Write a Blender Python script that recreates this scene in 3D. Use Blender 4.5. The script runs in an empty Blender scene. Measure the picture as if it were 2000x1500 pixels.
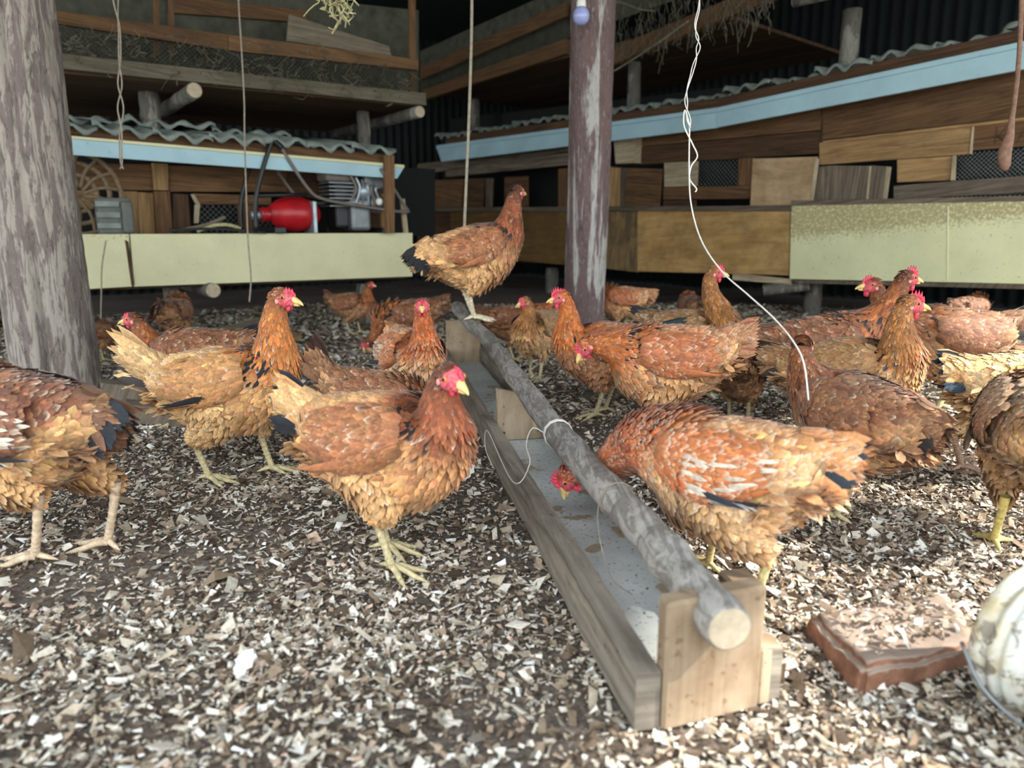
import bpy, math, random
import numpy as np
from mathutils import Vector, Matrix
random.seed(7)
RNG = np.random.default_rng(11)
SC = bpy.context.scene
COL = SC.collection

# ------------------------------------------------------------------ camera
H = 0.55
F = 1450.0
PITCH = math.radians(11.7)
cp, sp = math.cos(PITCH), math.sin(PITCH)
cam_d = bpy.data.cameras.new('camera')
cam = bpy.data.objects.new('camera', cam_d)
COL.objects.link(cam)
cam.location = (0, 0, H)
cam.rotation_euler = (math.pi / 2 - PITCH, 0, 0)
cam_d.sensor_width = 36
cam_d.lens = F / 2000 * 36
cam_d.clip_start = 0.02
cam_d.dof.use_dof = True
cam_d.dof.focus_distance = 1.65
cam_d.dof.aperture_fstop = 3.5
SC.camera = cam

# ------------------------------------------------------------------ light
W = bpy.data.worlds.new('world')
SC.world = W
W.use_nodes = True
nt = W.node_tree
bgn = nt.nodes['Background']
tc = nt.nodes.new('ShaderNodeTexCoord')
sep = nt.nodes.new('ShaderNodeSeparateXYZ')
nt.links.new(tc.outputs['Generated'], sep.inputs[0])
rmp = nt.nodes.new('ShaderNodeValToRGB')
rmp.color_ramp.elements[0].position = 0.0
rmp.color_ramp.elements[0].color = (0.62, 0.66, 0.66, 1)
rmp.color_ramp.elements[1].position = 0.7
rmp.color_ramp.elements[1].color = (0.80, 0.90, 1.0, 1)
nt.links.new(sep.outputs[2], rmp.inputs[0])
nt.links.new(rmp.outputs[0], bgn.inputs[0])
bgn.inputs[1].default_value = 2.9
sun_d = bpy.data.lights.new('sun', 'SUN')
sun_d.energy = 6.5
sun_d.angle = math.radians(1.2)
sun_d.color = (1.0, 0.95, 0.86)
sun = bpy.data.objects.new('sun', sun_d)
COL.objects.link(sun)
sun.rotation_euler = Vector((-0.74, 0.20, -0.64)).to_track_quat('-Z', 'Y').to_euler()
SC.view_settings.view_transform = 'Standard'
SC.view_settings.look = 'None'
SC.view_settings.exposure = 0.82
SC.view_settings.gamma = 1.0
SC.view_settings.use_curve_mapping = False


# ------------------------------------------------------------------ projection helpers
def ray(px, py):
    u = (px - 1000) / F
    v = (750 - py) / F
    return Vector((u, cp + v * sp, -sp + v * cp))


def P(px, py, t):
    return Vector((0, 0, H)) + ray(px, py) * t


def G(px, py, z=0.0):
    r = ray(px, py)
    return Vector((0, 0, H)) + r * ((H - z) / -r.z)


class Plane:
    def __init__(s, o, d):
        s.o = Vector((o[0], o[1], 0))
        s.d = Vector((d[0], d[1], 0)).normalized()
        n = Vector((-s.d.y, s.d.x, 0))
        if (-s.o).dot(n) < 0:
            n = -n
        s.n = n                      # towards the camera

    def hit(s, px, py, off=0.0):     # off > 0 lies further back
        r = ray(px, py)
        o = s.o - s.n * off
        c = Vector((0, 0, H))
        t = (o - c).dot(s.n) / r.dot(s.n)
        return c + r * t


PL_ = Plane((-0.595, 4.47), (0.815, 0.58))
PR_ = Plane((1.70, 4.70), (0.6606, -0.7507))


def lin(c):
    return tuple((x / 12.92 if x <= 0.04045 else ((x + 0.055) / 1.055) ** 2.4) for x in [v / 255 for v in c])


# ------------------------------------------------------------------ object helpers
def link(o, parent=None):
    COL.objects.link(o)
    if parent is not None:
        o.parent = parent
    return o


def mesh_obj(name, verts, faces, mat=None, parent=None, smooth=False, uvs=None, cols=None):
    me = bpy.data.meshes.new(name)
    me.from_pydata([tuple(v) for v in verts], [], faces)
    if uvs is not None:
        l = me.uv_layers.new(name='UVMap')
        l.data.foreach_set('uv', np.asarray(uvs, dtype=np.float32).ravel())
    if cols is not None:
        a = me.color_attributes.new('Col', 'FLOAT_COLOR', 'POINT')
        a.data.foreach_set('color', np.asarray(cols, dtype=np.float32).ravel())
    if smooth:
        me.polygons.foreach_set('use_smooth', [True] * len(me.polygons))
    if mat:
        me.materials.append(mat)
    me.update()
    return link(bpy.data.objects.new(name, me), parent)


def fast_mesh(name, V, Fq, mat, parent=None, smooth=True, uv=None, col=None):
    """V (n,3) float, Fq (m,4) int quads; uv (m*4,2); col (n,3)"""
    me = bpy.data.meshes.new(name)
    n, m = len(V), len(Fq)
    me.vertices.add(n)
    me.vertices.foreach_set('co', np.asarray(V, dtype=np.float32).ravel())
    me.loops.add(m * 4)
    me.loops.foreach_set('vertex_index', np.asarray(Fq, dtype=np.int32).ravel())
    me.polygons.add(m)
    me.polygons.foreach_set('loop_start', np.arange(0, m * 4, 4, dtype=np.int32))
    me.polygons.foreach_set('loop_total', np.full(m, 4, dtype=np.int32))
    me.polygons.foreach_set('use_smooth', np.full(m, smooth, dtype=bool))
    me.update(calc_edges=True)
    if uv is not None:
        l = me.uv_layers.new(name='UVMap')
        l.data.foreach_set('uv', np.asarray(uv, dtype=np.float32).ravel())
    if col is not None:
        a = me.color_attributes.new('Col', 'FLOAT_COLOR', 'POINT')
        c4 = np.ones((n, 4), dtype=np.float32)
        c4[:, :3] = col
        a.data.foreach_set('color', c4.ravel())
    me.materials.append(mat)
    me.validate()
    return link(bpy.data.objects.new(name, me), parent)


def empty(name, loc=(0, 0, 0), rz=0.0, label=None, cat=None, group=None, kind=None):
    o = bpy.data.objects.new(name, None)
    o.empty_display_size = 0.05
    o.location = loc
    o.rotation_euler = (0, 0, rz)
    link(o)
    return tag(o, label, cat, group, kind)


def tag(o, label=None, cat=None, group=None, kind=None):
    if label: o['label'] = label
    if cat: o['category'] = cat
    if group: o['group'] = group
    if kind: o['kind'] = kind
    return o


# ------------------------------------------------------------------ materials
def new_mat(name, rough=0.8):
    m = bpy.data.materials.new(name)
    m.use_nodes = True
    b = m.node_tree.nodes['Principled BSDF']
    b.inputs['Roughness'].default_value = rough
    return m, m.node_tree, b


def nd(nt, kind, **kw):
    n = nt.nodes.new(kind)
    for k, v in kw.items():
        if k in n.inputs:
            n.inputs[k].default_value = v
        else:
            setattr(n, k, v)
    return n


def ramp(nt, fac, stops):
    r = nt.nodes.new('ShaderNodeValToRGB')
    while len(r.color_ramp.elements) < len(stops):
        r.color_ramp.elements.new(0.5)
    for e, (p, c) in zip(r.color_ramp.elements, stops):
        e.position = p
        e.color = (*c, 1) if len(c) == 3 else c
    nt.links.new(fac, r.inputs[0])
    return r.outputs[0]


def mix(nt, fac, a, b, mode='MIX'):
    n = nt.nodes.new('ShaderNodeMix')
    n.data_type = 'RGBA'
    n.blend_type = mode
    for i, v in ((0, fac), (6, a), (7, b)):
        if hasattr(v, 'is_linked') or isinstance(v, bpy.types.NodeSocket):
            nt.links.new(v, n.inputs[i])
        elif isinstance(v, (int, float)):
            n.inputs[i].default_value = v
        else:
            n.inputs[i].default_value = (*v, 1)
    return n.outputs[2]


def noise(nt, vec, scale, detail=4, rough=0.6, dist=0.0):
    n = nt.nodes.new('ShaderNodeTexNoise')
    n.inputs['Scale'].default_value = scale
    n.inputs['Detail'].default_value = detail
    n.inputs['Roughness'].default_value = rough
    n.inputs['Distortion'].default_value = dist
    if vec is not None:
        nt.links.new(vec, n.inputs['Vector'])
    return n.outputs['Fac']


def mapping(nt, vec, scale=(1, 1, 1), loc=(0, 0, 0)):
    m = nt.nodes.new('ShaderNodeMapping')
    m.inputs['Scale'].default_value = scale
    m.inputs['Location'].default_value = loc
    nt.links.new(vec, m.inputs['Vector'])
    return m.outputs[0]


def bump(nt, b, h, strength=0.4, dist=0.01):
    n = nt.nodes.new('ShaderNodeBump')
    n.inputs['Strength'].default_value = strength
    n.inputs['Distance'].default_value = dist
    nt.links.new(h, n.inputs['Height'])
    nt.links.new(n.outputs[0], b.inputs['Normal'])


def wood_mat(name, light, dark, grime=0.35, grime_col=(60, 52, 42), grain=28, speck=0.0, rough=0.85):
    m, nt, b = new_mat(name, rough)
    uvn = nd(nt, 'ShaderNodeUVMap')
    inf = nd(nt, 'ShaderNodeObjectInfo')
    off = nt.nodes.new('ShaderNodeVectorMath'); off.operation = 'ADD'
    sc = nt.nodes.new('ShaderNodeVectorMath'); sc.operation = 'SCALE'
    comb = nt.nodes.new('ShaderNodeCombineXYZ')
    for i in range(3):
        nt.links.new(inf.outputs['Random'], comb.inputs[i])
    nt.links.new(comb.outputs[0], sc.inputs[0]); sc.inputs['Scale'].default_value = 37
    nt.links.new(uvn.outputs[0], off.inputs[0]); nt.links.new(sc.outputs[0], off.inputs[1])
    g = noise(nt, mapping(nt, off.outputs[0], (1.6, grain, 1)), 1.6, 8, 0.65, 1.2)
    c1 = ramp(nt, g, [(0.30, lin(dark)), (0.62, lin(light))])
    blot = noise(nt, off.outputs[0], 5.0, 5, 0.65)
    gf = ramp(nt, blot, [(0.42, (0, 0, 0)), (0.75, (grime,) * 3)])
    c2 = mix(nt, gf, c1, lin(grime_col))
    fine = noise(nt, off.outputs[0], 60, 3, 0.7)
    ff = ramp(nt, fine, [(0.62, (0, 0, 0)), (0.70, (0.35 + speck,) * 3)])
    c3 = mix(nt, ff, c2, lin(grime_col))
    # plank to plank variation
    hs = nt.nodes.new('ShaderNodeHueSaturation')
    mr = nt.nodes.new('ShaderNodeMapRange')
    mr.inputs['To Min'].default_value = 0.8; mr.inputs['To Max'].default_value = 1.18
    nt.links.new(inf.outputs['Random'], mr.inputs['Value'])
    nt.links.new(mr.outputs[0], hs.inputs['Value'])
    nt.links.new(c3, hs.inputs['Color'])
    nt.links.new(hs.outputs[0], b.inputs['Base Color'])
    b.inputs['Specular IOR Level'].default_value = 0.2
    bump(nt, b, g, 0.35, 0.004)
    return m


M = {}
M['wood_brown'] = wood_mat('wood_brown', (128, 96, 66), (72, 52, 36))
M['wood_dark'] = wood_mat('wood_dark', (98, 72, 52), (50, 37, 28))
M['wood_tan'] = wood_mat('wood_tan', (176, 142, 98), (116, 88, 58), 0.3)
M['wood_grey'] = wood_mat('wood_grey', (120, 108, 94), (70, 60, 50))
M['wood_pale'] = wood_mat('wood_pale', (196, 180, 150), (140, 122, 96), 0.4)
M['ply_mottled'] = wood_mat('ply_mottled', (178, 152, 118), (140, 112, 82), 0.75, (96, 76, 58), 6, 0.3)
M['ply_gold'] = wood_mat('ply_gold', (208, 170, 112), (172, 130, 76), 0.6, (62, 54, 46), 9)
M['ply_stained'] = wood_mat('ply_stained', (150, 122, 78), (84, 76, 66), 0.9, (50, 48, 46), 14)
M['ply_olive'] = wood_mat('ply_olive', (120, 92, 52), (88, 66, 38), 0.5, (50, 42, 34), 9)
M['trough_wood'] = wood_mat('trough_wood', (144, 134, 120), (82, 74, 64), 0.45, (54, 46, 38), 22, 0.2)
M['trough_pale'] = wood_mat('trough_pale', (166, 148, 124), (118, 100, 78), 0.85, (96, 70, 48), 9, 0.35)
M['loft_wood'] = wood_mat('loft_wood', (112, 84, 56), (74, 54, 38), 0.4)
M['loft_grey'] = wood_mat('loft_grey', (122, 114, 96), (86, 78, 64), 0.4)


def paint_mat(name, base, dirt=(96, 84, 62), dirt_amt=0.7, rough=0.55, topz=None):
    m, nt, b = new_mat(name, rough)
    uvn = nd(nt, 'ShaderNodeUVMap')
    v = uvn.outputs[0]
    n1 = noise(nt, v, 3.2, 5, 0.6)
    c0 = ramp(nt, n1, [(0.3, lin(tuple(int(x * 0.90) for x in base))), (0.7, lin(base))])
    sp_ = noise(nt, v, 55, 3, 0.6)
    f = ramp(nt, sp_, [(0.655, (0, 0, 0)), (0.72, (dirt_amt,) * 3)])
    c = mix(nt, f, c0, lin(dirt))
    if topz is not None:      # splashes of dirt crusted along the top edge of the board
        sepn = nt.nodes.new('ShaderNodeSeparateXYZ'); nt.links.new(v, sepn.inputs[0])
        mr = nt.nodes.new('ShaderNodeMapRange')
        mr.inputs['From Min'].default_value = topz[0]; mr.inputs['From Max'].default_value = topz[1]
        nt.links.new(sepn.outputs[1], mr.inputs['Value'])
        n2 = noise(nt, v, 60, 6, 0.8)
        mul = nt.nodes.new('ShaderNodeMath'); mul.operation = 'MULTIPLY_ADD'
        nt.links.new(mr.outputs[0], mul.inputs[0]); mul.inputs[1].default_value = 0.2
        nt.links.new(n2, mul.inputs[2])
        f2 = ramp(nt, mul.outputs[0], [(0.60, (0, 0, 0)), (0.70, (0.75,) * 3)])
        c = mix(nt, f2, c, lin((150, 130, 80)))
    nt.links.new(c, b.inputs['Base Color'])
    return m


M['yellow'] = paint_mat('yellow_green_paint', (226, 226, 178), topz=(0.19, 0.28))
M['yellow_left'] = paint_mat('yellow_paint_left', (220, 216, 172), dirt_amt=0.3, topz=(0.26, 0.36))
M['blue'] = paint_mat('pale_blue_paint', (170, 204, 214), (110, 120, 116), 0.5)


def plain(name, col, rough=0.6, metal=0.0, bumpscale=None, var=0.15):
    m, nt, b = new_mat(name, rough)
    tcn = nd(nt, 'ShaderNodeTexCoord')
    n = noise(nt, tcn.outputs['Object'], bumpscale or 20, 5, 0.6)
    c = ramp(nt, n, [(0.3, tuple(x * (1 - var) for x in lin(col))), (0.7, tuple(min(1, x * (1 + var)) for x in lin(col)))])
    nt.links.new(c, b.inputs['Base Color'])
    b.inputs['Metallic'].default_value = metal
    if bumpscale:
        bump(nt, b, n, 0.3, 0.004)
    return m


M['black'] = plain('black_metal', (26, 27, 28), 0.45)
M['steel'] = plain('dull_steel', (120, 124, 126), 0.45, 0.6, 30)
M['alu'] = plain('cast_aluminium', (160, 172, 178), 0.4, 0.5, 30)
M['red_paint'] = plain('red_enamel', (176, 26, 34), 0.35, 0, 12, 0.3)
M['tube_grey'] = plain('dusty_tube', (112, 104, 96), 0.6, 0.1, 30)
M['mesh_wire'] = plain('wire_mesh', (120, 126, 124), 0.5, 0.4)
M['dark_void'] = plain('shade_dark', (24, 25, 24), 0.95)  # near-black colour standing in for the shade inside the coops
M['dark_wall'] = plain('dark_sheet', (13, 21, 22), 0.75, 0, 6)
M['roofing'] = plain('weathered_roofing', (124, 132, 124), 0.7, 0.1, 14, 0.35)
M['twine'] = plain('twine', (150, 140, 122), 0.9, 0, 80, 0.3)
M['wire'] = plain('white_wire', (206, 200, 190), 0.5, 0, 80)
M['straw'] = plain('straw', (176, 168, 124), 0.9, 0, 60, 0.3)
M['cobweb'] = plain('dusty_strands', (104, 100, 84), 0.95, 0, 30, 0.35)
M['net'] = plain('dusty_net', (66, 66, 54), 0.95, 0, 15, 0.4)
M['rope'] = plain('frayed_rope', (128, 96, 78), 0.9, 0, 60, 0.3)
M['bulb_glass'] = plain('bulb_plastic', (150, 160, 205), 0.25)
M['socket'] = plain('socket_plastic', (226, 226, 216), 0.4)
M['crate'] = plain('grey_crate', (96, 98, 94), 0.7, 0, 20)
M['wicker'] = plain('wicker', (112, 94, 70), 0.85, 0, 50, 0.3)
M['felt'] = plain('log_end', (176, 160, 136), 0.85, 0, 60, 0.2)


def bark_mat(name, base, patch, dark, thr=0.52, zs=2.2, xs=12, scale=1.0, ys=None):
    m, nt, b = new_mat(name, 0.85)
    tcn = nd(nt, 'ShaderNodeTexCoord')
    v = tcn.outputs['Object']
    mv = mapping(nt, v, (xs, ys or xs, zs))
    n1 = noise(nt, mv, 1.0 * scale, 6, 0.62, 0.6)
    c = ramp(nt, n1, [(thr - 0.03, lin(base)), (thr + 0.015, lin(patch))])
    n2 = noise(nt, mapping(nt, v, (30, 30, 7)), 1.5, 6, 0.7, 1.0)
    f = ramp(nt, n2, [(0.30, (0.9,) * 3), (0.5, (0, 0, 0))])
    c = mix(nt, f, c, lin(dark))
    n3 = noise(nt, mapping(nt, v, (90, 90, 30)), 1.0, 4, 0.7)
    f3 = ramp(nt, n3, [(0.58, (0, 0, 0)), (0.68, (0.55,) * 3)])
    c = mix(nt, f3, c, lin(patch))
    nt.links.new(c, b.inputs['Base Color'])
    h = mix(nt, 0.5, n1, n2)
    bump(nt, b, h, 0.8, 0.012)
    return m


M['bark_left'] = bark_mat('bark_left', (116, 104, 98), (158, 148, 136), (60, 50, 46), 0.5, 5.0, 40)
M['bark_mid'] = bark_mat('bark_mid', (106, 86, 84), (168, 164, 158), (62, 48, 46), 0.55, 1.3, 15)
M['bark_pole'] = bark_mat('bark_pole', (122, 116, 108), (154, 148, 140), (66, 60, 54), 0.5, 60, 60, 1.0, 7)
M['bark_log'] = bark_mat('bark_log', (96, 92, 84), (136, 132, 122), (56, 50, 46), 0.55, 5, 12)

# attribute coloured (plumage, chips)


def plume_mat():
    m, nt, b = new_mat('plumage', 0.62)
    a = nd(nt, 'ShaderNodeVertexColor', layer_name='Col')
    uvn = nd(nt, 'ShaderNodeUVMap')
    w = nt.nodes.new('ShaderNodeTexWave')
    w.wave_type = 'BANDS'; w.bands_direction = 'Y'
    w.inputs['Scale'].default_value = 5
    w.inputs['Distortion'].default_value = 3.5
    w.inputs['Detail'].default_value = 2
    nt.links.new(mapping(nt, uvn.outputs[0], (1, 1, 1)), w.inputs['Vector'])
    tcn = nd(nt, 'ShaderNodeTexCoord')
    n = noise(nt, tcn.outputs['Object'], 140, 3, 0.6)
    dk = ramp(nt, n, [(0.3, (0.72,) * 3), (0.7, (1.2,) * 3)])
    c = mix(nt, 1.0, a.outputs[0], dk, 'MULTIPLY')
    nt.links.new(c, b.inputs['Base Color'])
    b.inputs['Specular IOR Level'].default_value = 0.35
    b.inputs['Sheen Weight'].default_value = 0.15
    bump(nt, b, w.outputs[0], 0.25, 0.0015)
    return m


M['plume'] = plume_mat()


def attr_mat(name, rough, bs=0.0):
    m, nt, b = new_mat(name, rough)
    a = nd(nt, 'ShaderNodeVertexColor', layer_name='Col')
    tcn = nd(nt, 'ShaderNodeTexCoord')
    n = noise(nt, tcn.outputs['Object'], bs or 200, 4, 0.6)
    dk = ramp(nt, n, [(0.3, (0.75,) * 3), (0.7, (1.15,) * 3)])
    nt.links.new(mix(nt, 1.0, a.outputs[0], dk, 'MULTIPLY'), b.inputs['Base Color'])
    bump(nt, b, n, 0.3, 0.002)
    b.inputs['Specular IOR Level'].default_value = 0.3
    return m


M['chips'] = attr_mat('wood_chips', 0.75, 160)
M['skin'] = attr_mat('body_skin', 0.6, 260)


def comb_mat():
    m, nt, b = new_mat('red_comb', 0.42)
    tcn = nd(nt, 'ShaderNodeTexCoord')
    n = noise(nt, tcn.outputs['Object'], 300, 3, 0.6)
    c = ramp(nt, n, [(0.3, lin((196, 36, 62))), (0.7, lin((226, 76, 96)))])
    nt.links.new(c, b.inputs['Base Color'])
    b.inputs['Subsurface Weight'].default_value = 0.0
    bump(nt, b, n, 0.5, 0.001)
    return m


M['comb'] = comb_mat()
M['beak'] = plain('horn_beak', (222, 190, 120), 0.35, 0, 90, 0.25)
M['iris'] = plain('orange_iris', (206, 130, 60), 0.2)
M['pupil'] = plain('black_pupil', (8, 8, 8), 0.08)
M['lobe'] = plain('pale_lobe', (226, 150, 140), 0.5, 0, 200)

# ------------------------------------------------------------------ ground height


def fh(x, y):
    return 0.006 * np.sin(3.1 * x + 1.3) * np.cos(2.7 * y + .4) + 0.004 * np.sin(7.3 * x - 2.1 * y) + 0.003 * np.cos(9.1 * y + 4.0 * x)


# ------------------------------------------------------------------ floor
def build_floor():
    m, nt, b = new_mat('dark_soil', 0.95)
    tcn = nd(nt, 'ShaderNodeTexCoord')
    v = tcn.outputs['Object']
    n1 = noise(nt, v, 2.2, 5, 0.6)
    c = ramp(nt, n1, [(0.35, lin((92, 80, 70))), (0.65, lin((122, 109, 97)))])
    n2 = noise(nt, v, 90, 5, 0.7)
    f = ramp(nt, n2, [(0.35, (0.75,) * 3), (0.55, (0, 0, 0))])
    c = mix(nt, f, c, lin((36, 30, 26)))
    vo = nt.nodes.new('ShaderNodeTexVoronoi'); vo.inputs['Scale'].default_value = 120
    nt.links.new(v, vo.inputs['Vector'])
    f2 = ramp(nt, vo.outputs['Distance'], [(0.16, (0.6,) * 3), (0.24, (0, 0, 0))])
    c = mix(nt, f2, c, lin((150, 136, 120)))
    nt.links.new(c, b.inputs['Base Color'])
    bump(nt, b, n2, 0.9, 0.006)
    xs = np.linspace(-7, 7, 281); ys = np.linspace(-1.5, 9.5, 221)
    X, Y = np.meshgrid(xs, ys)
    Z = fh(X, Y)
    V = np.stack([X.ravel(), Y.ravel(), Z.ravel()], 1)
    nx, ny = len(xs), len(ys)
    i = np.arange(nx - 1)[None, :] + nx * np.arange(ny - 1)[:, None]
    i = i.ravel()
    Fq = np.stack([i, i + 1, i + nx + 1, i + nx], 1)
    o = fast_mesh('floor', V, Fq, m)
    tag(o, kind='structure')


build_floor()


def build_chips():
    bands = [(0.42, 1.0, 40000, 0.0072), (1.0, 1.6, 24000, 0.0078), (1.6, 2.4, 13000, 0.0092), (2.4, 3.5, 6500, 0.012), (3.5, 5.6, 2600, 0.017)]
    xs, ys, sz = [], [], []
    for y0, y1, dens, s in bands:
        hw = 0.80 * y1 + 0.2
        n = int(dens * (y1 - y0) * 2 * hw)
        x = RNG.uniform(-hw, hw, n); y = RNG.uniform(y0, y1, n)
        k = np.abs(x) < 0.80 * y + 0.22
        # patches where the soil shows through
        cl = np.sin(5.1 * x + 2 * np.sin(3.3 * y)) * np.cos(4.3 * y + 1.7 * np.sin(2.9 * x))
        keep = RNG.uniform(0, 1, n) < np.clip(0.72 + 0.40 * cl + 0.25 * (x > 0.5), 0.25, 1)
        k &= keep
        pL = (x - PL_.o.x) * PL_.n.x + (y - PL_.o.y) * PL_.n.y; pR = (x - PR_.o.x) * PR_.n.x + (y - PR_.o.y) * PR_.n.y
        k &= (pL > -1.5) & (pR > -1.0)
        x, y = x[k], y[k]
        xs.append(x); ys.append(y)
        sz.append(s * np.exp(RNG.normal(0, 0.5, len(x))))
    x = np.concatenate(xs); y = np.concatenate(ys); L = np.concatenate(sz)
    n = len(x)
    Wd = L * RNG.uniform(0.14, 0.72, n)
    T = RNG.uniform(0.0006, 0.0016, n)
    rz = RNG.uniform(0, 2 * np.pi, n)
    ta = RNG.normal(0, 0.28, n); tb = RNG.normal(0, 0.28, n)
    z = fh(x, y) + RNG.uniform(0.001, 0.007, n) + 0.2 * L * np.abs(ta)
    q = [G(px, py, .034) for px, py in [(1600, 1195), (1840, 1156), (1895, 1245), (1690, 1295)]]
    ins = np.ones(n, bool)
    for i in range(4):
        a, b = q[i], q[(i + 1) % 4]
        ins &= ((b.x - a.x) * (y - a.y) - (b.y - a.y) * (x - a.x)) < 0
    z = np.where(ins, z + np.where(RNG.random(n) < .3, .041, -.02), z)
    cu = np.array([-1, 1, 1, -1]); cv = np.array([-1, -1, 1, 1])
    U = cu[None, :] * (L / 2)[:, None] * RNG.uniform(0.7, 1.15, (n, 4))
    Vv = cv[None, :] * (Wd / 2)[:, None] * RNG.uniform(0.6, 1.3, (n, 4))
    ca, sa = np.cos(rz)[:, None], np.sin(rz)[:, None]
    px = x[:, None] + U * ca - Vv * sa
    py = y[:, None] + U * sa + Vv * ca
    curl = RNG.normal(0, 0.12, (n, 4)) * L[:, None]
    pz = z[:, None] + U * np.sin(ta)[:, None] + Vv * np.sin(tb)[:, None] + curl
    top = np.stack([px, py, pz + T[:, None]], 2)
    bot = np.stack([px, py, pz], 2)
    V = np.concatenate([top, bot], 1).reshape(-1, 3)
    f = np.array([[0, 1, 2, 3], [0, 4, 5, 1], [1, 5, 6, 2], [2, 6, 7, 3], [3, 7, 4, 0]])
    Fq = (f[None] + (np.arange(n) * 8)[:, None, None]).reshape(-1, 4)
    pal = np.array([lin(c) for c in [(228, 218, 202), (208, 196, 176), (180, 164, 142), (150, 130, 108), (112, 94, 76), (78, 64, 52), (202, 172, 150), (238, 234, 224), (148, 140, 126)]])
    w = np.array([.13, .14, .13, .13, .16, .18, .03, .06, .10]); w = w / w.sum()
    idx = RNG.choice(len(pal), n, p=w)
    c = pal[idx] * RNG.uniform(0.8, 1.12, (n, 1))
    c = np.repeat(c, 8, 0)
    o = fast_mesh('wood_chips', V, Fq, M['chips'], smooth=False, col=c)
    tag(o, 'pale and brown wood chip litter scattered over the dark soil', 'wood chips', kind='stuff')


build_chips()


# ------------------------------------------------------------------ generic solids
def box8(name, front, back, mat, parent=None, jitter=0.0, bevel=0.0, uvoff=None):
    """front/back: 4 corners each in the same order (tl, tr, br, bl)"""
    fr = [Vector(p) for p in front]; bk = [Vector(p) for p in back]
    if jitter:
        for q in (fr, bk):
            pass
    V = fr + bk
    Fc = [(3, 2, 1, 0), (4, 5, 6, 7), (0, 1, 5, 4), (1, 2, 6, 5), (2, 3, 7, 6), (3, 0, 4, 7)]
    ux = ((fr[1] - fr[0]) + (fr[2] - fr[3]))
    vy = ((fr[0] - fr[3]) + (fr[1] - fr[2]))
    if vy.length > ux.length:
        ax, bx = vy.normalized(), ux.normalized()
    else:
        ax, bx = ux.normalized(), vy.normalized()
    nz = ax.cross(bx)
    o0 = fr[3]
    uo = uvoff or (0, 0)
    uvs = []
    for f in Fc:
        for i in f:
            d = V[i] - o0
            uvs.append((d.dot(ax) + 0.7 * d.dot(nz) + uo[0], d.dot(bx) + 0.7 * d.dot(nz) + uo[1]))
    o = mesh_obj(name, V, Fc, mat, parent, uvs=uvs)
    if bevel:
        md = o.modifiers.new('b', 'BEVEL'); md.width = bevel; md.segments = 1; md.limit_method = 'NONE'
    return o


def plank(pl, quad, mat, parent, name='plank', off=0.0, th=0.02, bevel=0.0015):
    fr = [pl.hit(x, y, off) for x, y in quad]
    bk = [p - pl.n * th for p in fr]
    return box8(name, fr, bk, M[mat], parent, bevel=bevel)


def catmull(Pts, n):
    Pts = np.asarray(Pts, float)
    k = len(Pts)
    ts = np.linspace(0, k - 1 - 1e-9, n)
    out = []
    for t in ts:
        i = int(t); f = t - i
        p0 = Pts[max(i - 1, 0)]; p1 = Pts[i]; p2 = Pts[min(i + 1, k - 1)]; p3 = Pts[min(i + 2, k - 1)]
        out.append(0.5 * ((2 * p1) + (-p0 + p2) * f + (2 * p0 - 5 * p1 + 4 * p2 - p3) * f * f + (-p0 + 3 * p1 - 3 * p2 + p3) * f ** 3))
    return np.array(out)


def tube_geo(pts, rad, seg=8, wob=0.0, cap=True, vbase=0):
    pts = [Vector(p) for p in pts]
    n = len(pts)
    if not hasattr(rad, '__len__'):
        rad = [rad] * n
    V, Fc, uv = [], [], []
    prevx = None
    L = 0
    for i, p in enumerate(pts):
        t = (pts[min(i + 1, n - 1)] - pts[max(i - 1, 0)]).normalized()
        if prevx is None:
            a = Vector((0, 0, 1)) if abs(t.z) < 0.9 else Vector((1, 0, 0))
            xv = t.cross(a).normalized()
        else:
            xv = (prevx - t * prevx.dot(t)).normalized()
        prevx = xv
        yv = t.cross(xv)
        for j in range(seg):
            a = 2 * math.pi * j / seg
            r = rad[i] * (1 + (random.uniform(-wob, wob) if wob else 0))
            V.append(p + xv * (math.cos(a) * r) + yv * (math.sin(a) * r))
    for i in range(n - 1):
        for j in range(seg):
            a = vbase + i * seg + j; b_ = vbase + i * seg + (j + 1) % seg
            Fc.append((a, b_, b_ + seg, a + seg))
    if cap:
        Fc.append(tuple(vbase + j for j in reversed(range(seg))))
        Fc.append(tuple(vbase + (n - 1) * seg + j for j in range(seg)))
    return V, Fc


def tube(name, pts, rad, mat, parent=None, seg=8, wob=0.0, cap=True, smooth=True):
    V, Fc = tube_geo(pts, rad, seg, wob, cap)
    o = mesh_obj(name, V, Fc, mat if not isinstance(mat, str) else M[mat], parent, smooth=smooth)
    return o


def multi_tube(name, lst, mat, parent=None, seg=5):
    V, Fc = [], []
    for pts, rad in lst:
        v, f = tube_geo(pts, rad, seg, 0, True, len(V))
        V += v; Fc += f
    return mesh_obj(name, V, Fc, M[mat] if isinstance(mat, str) else mat, parent, smooth=True)


def smooth_pts(pts, n):
    return [Vector(p) for p in catmull([tuple(p) for p in pts], n)]


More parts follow.
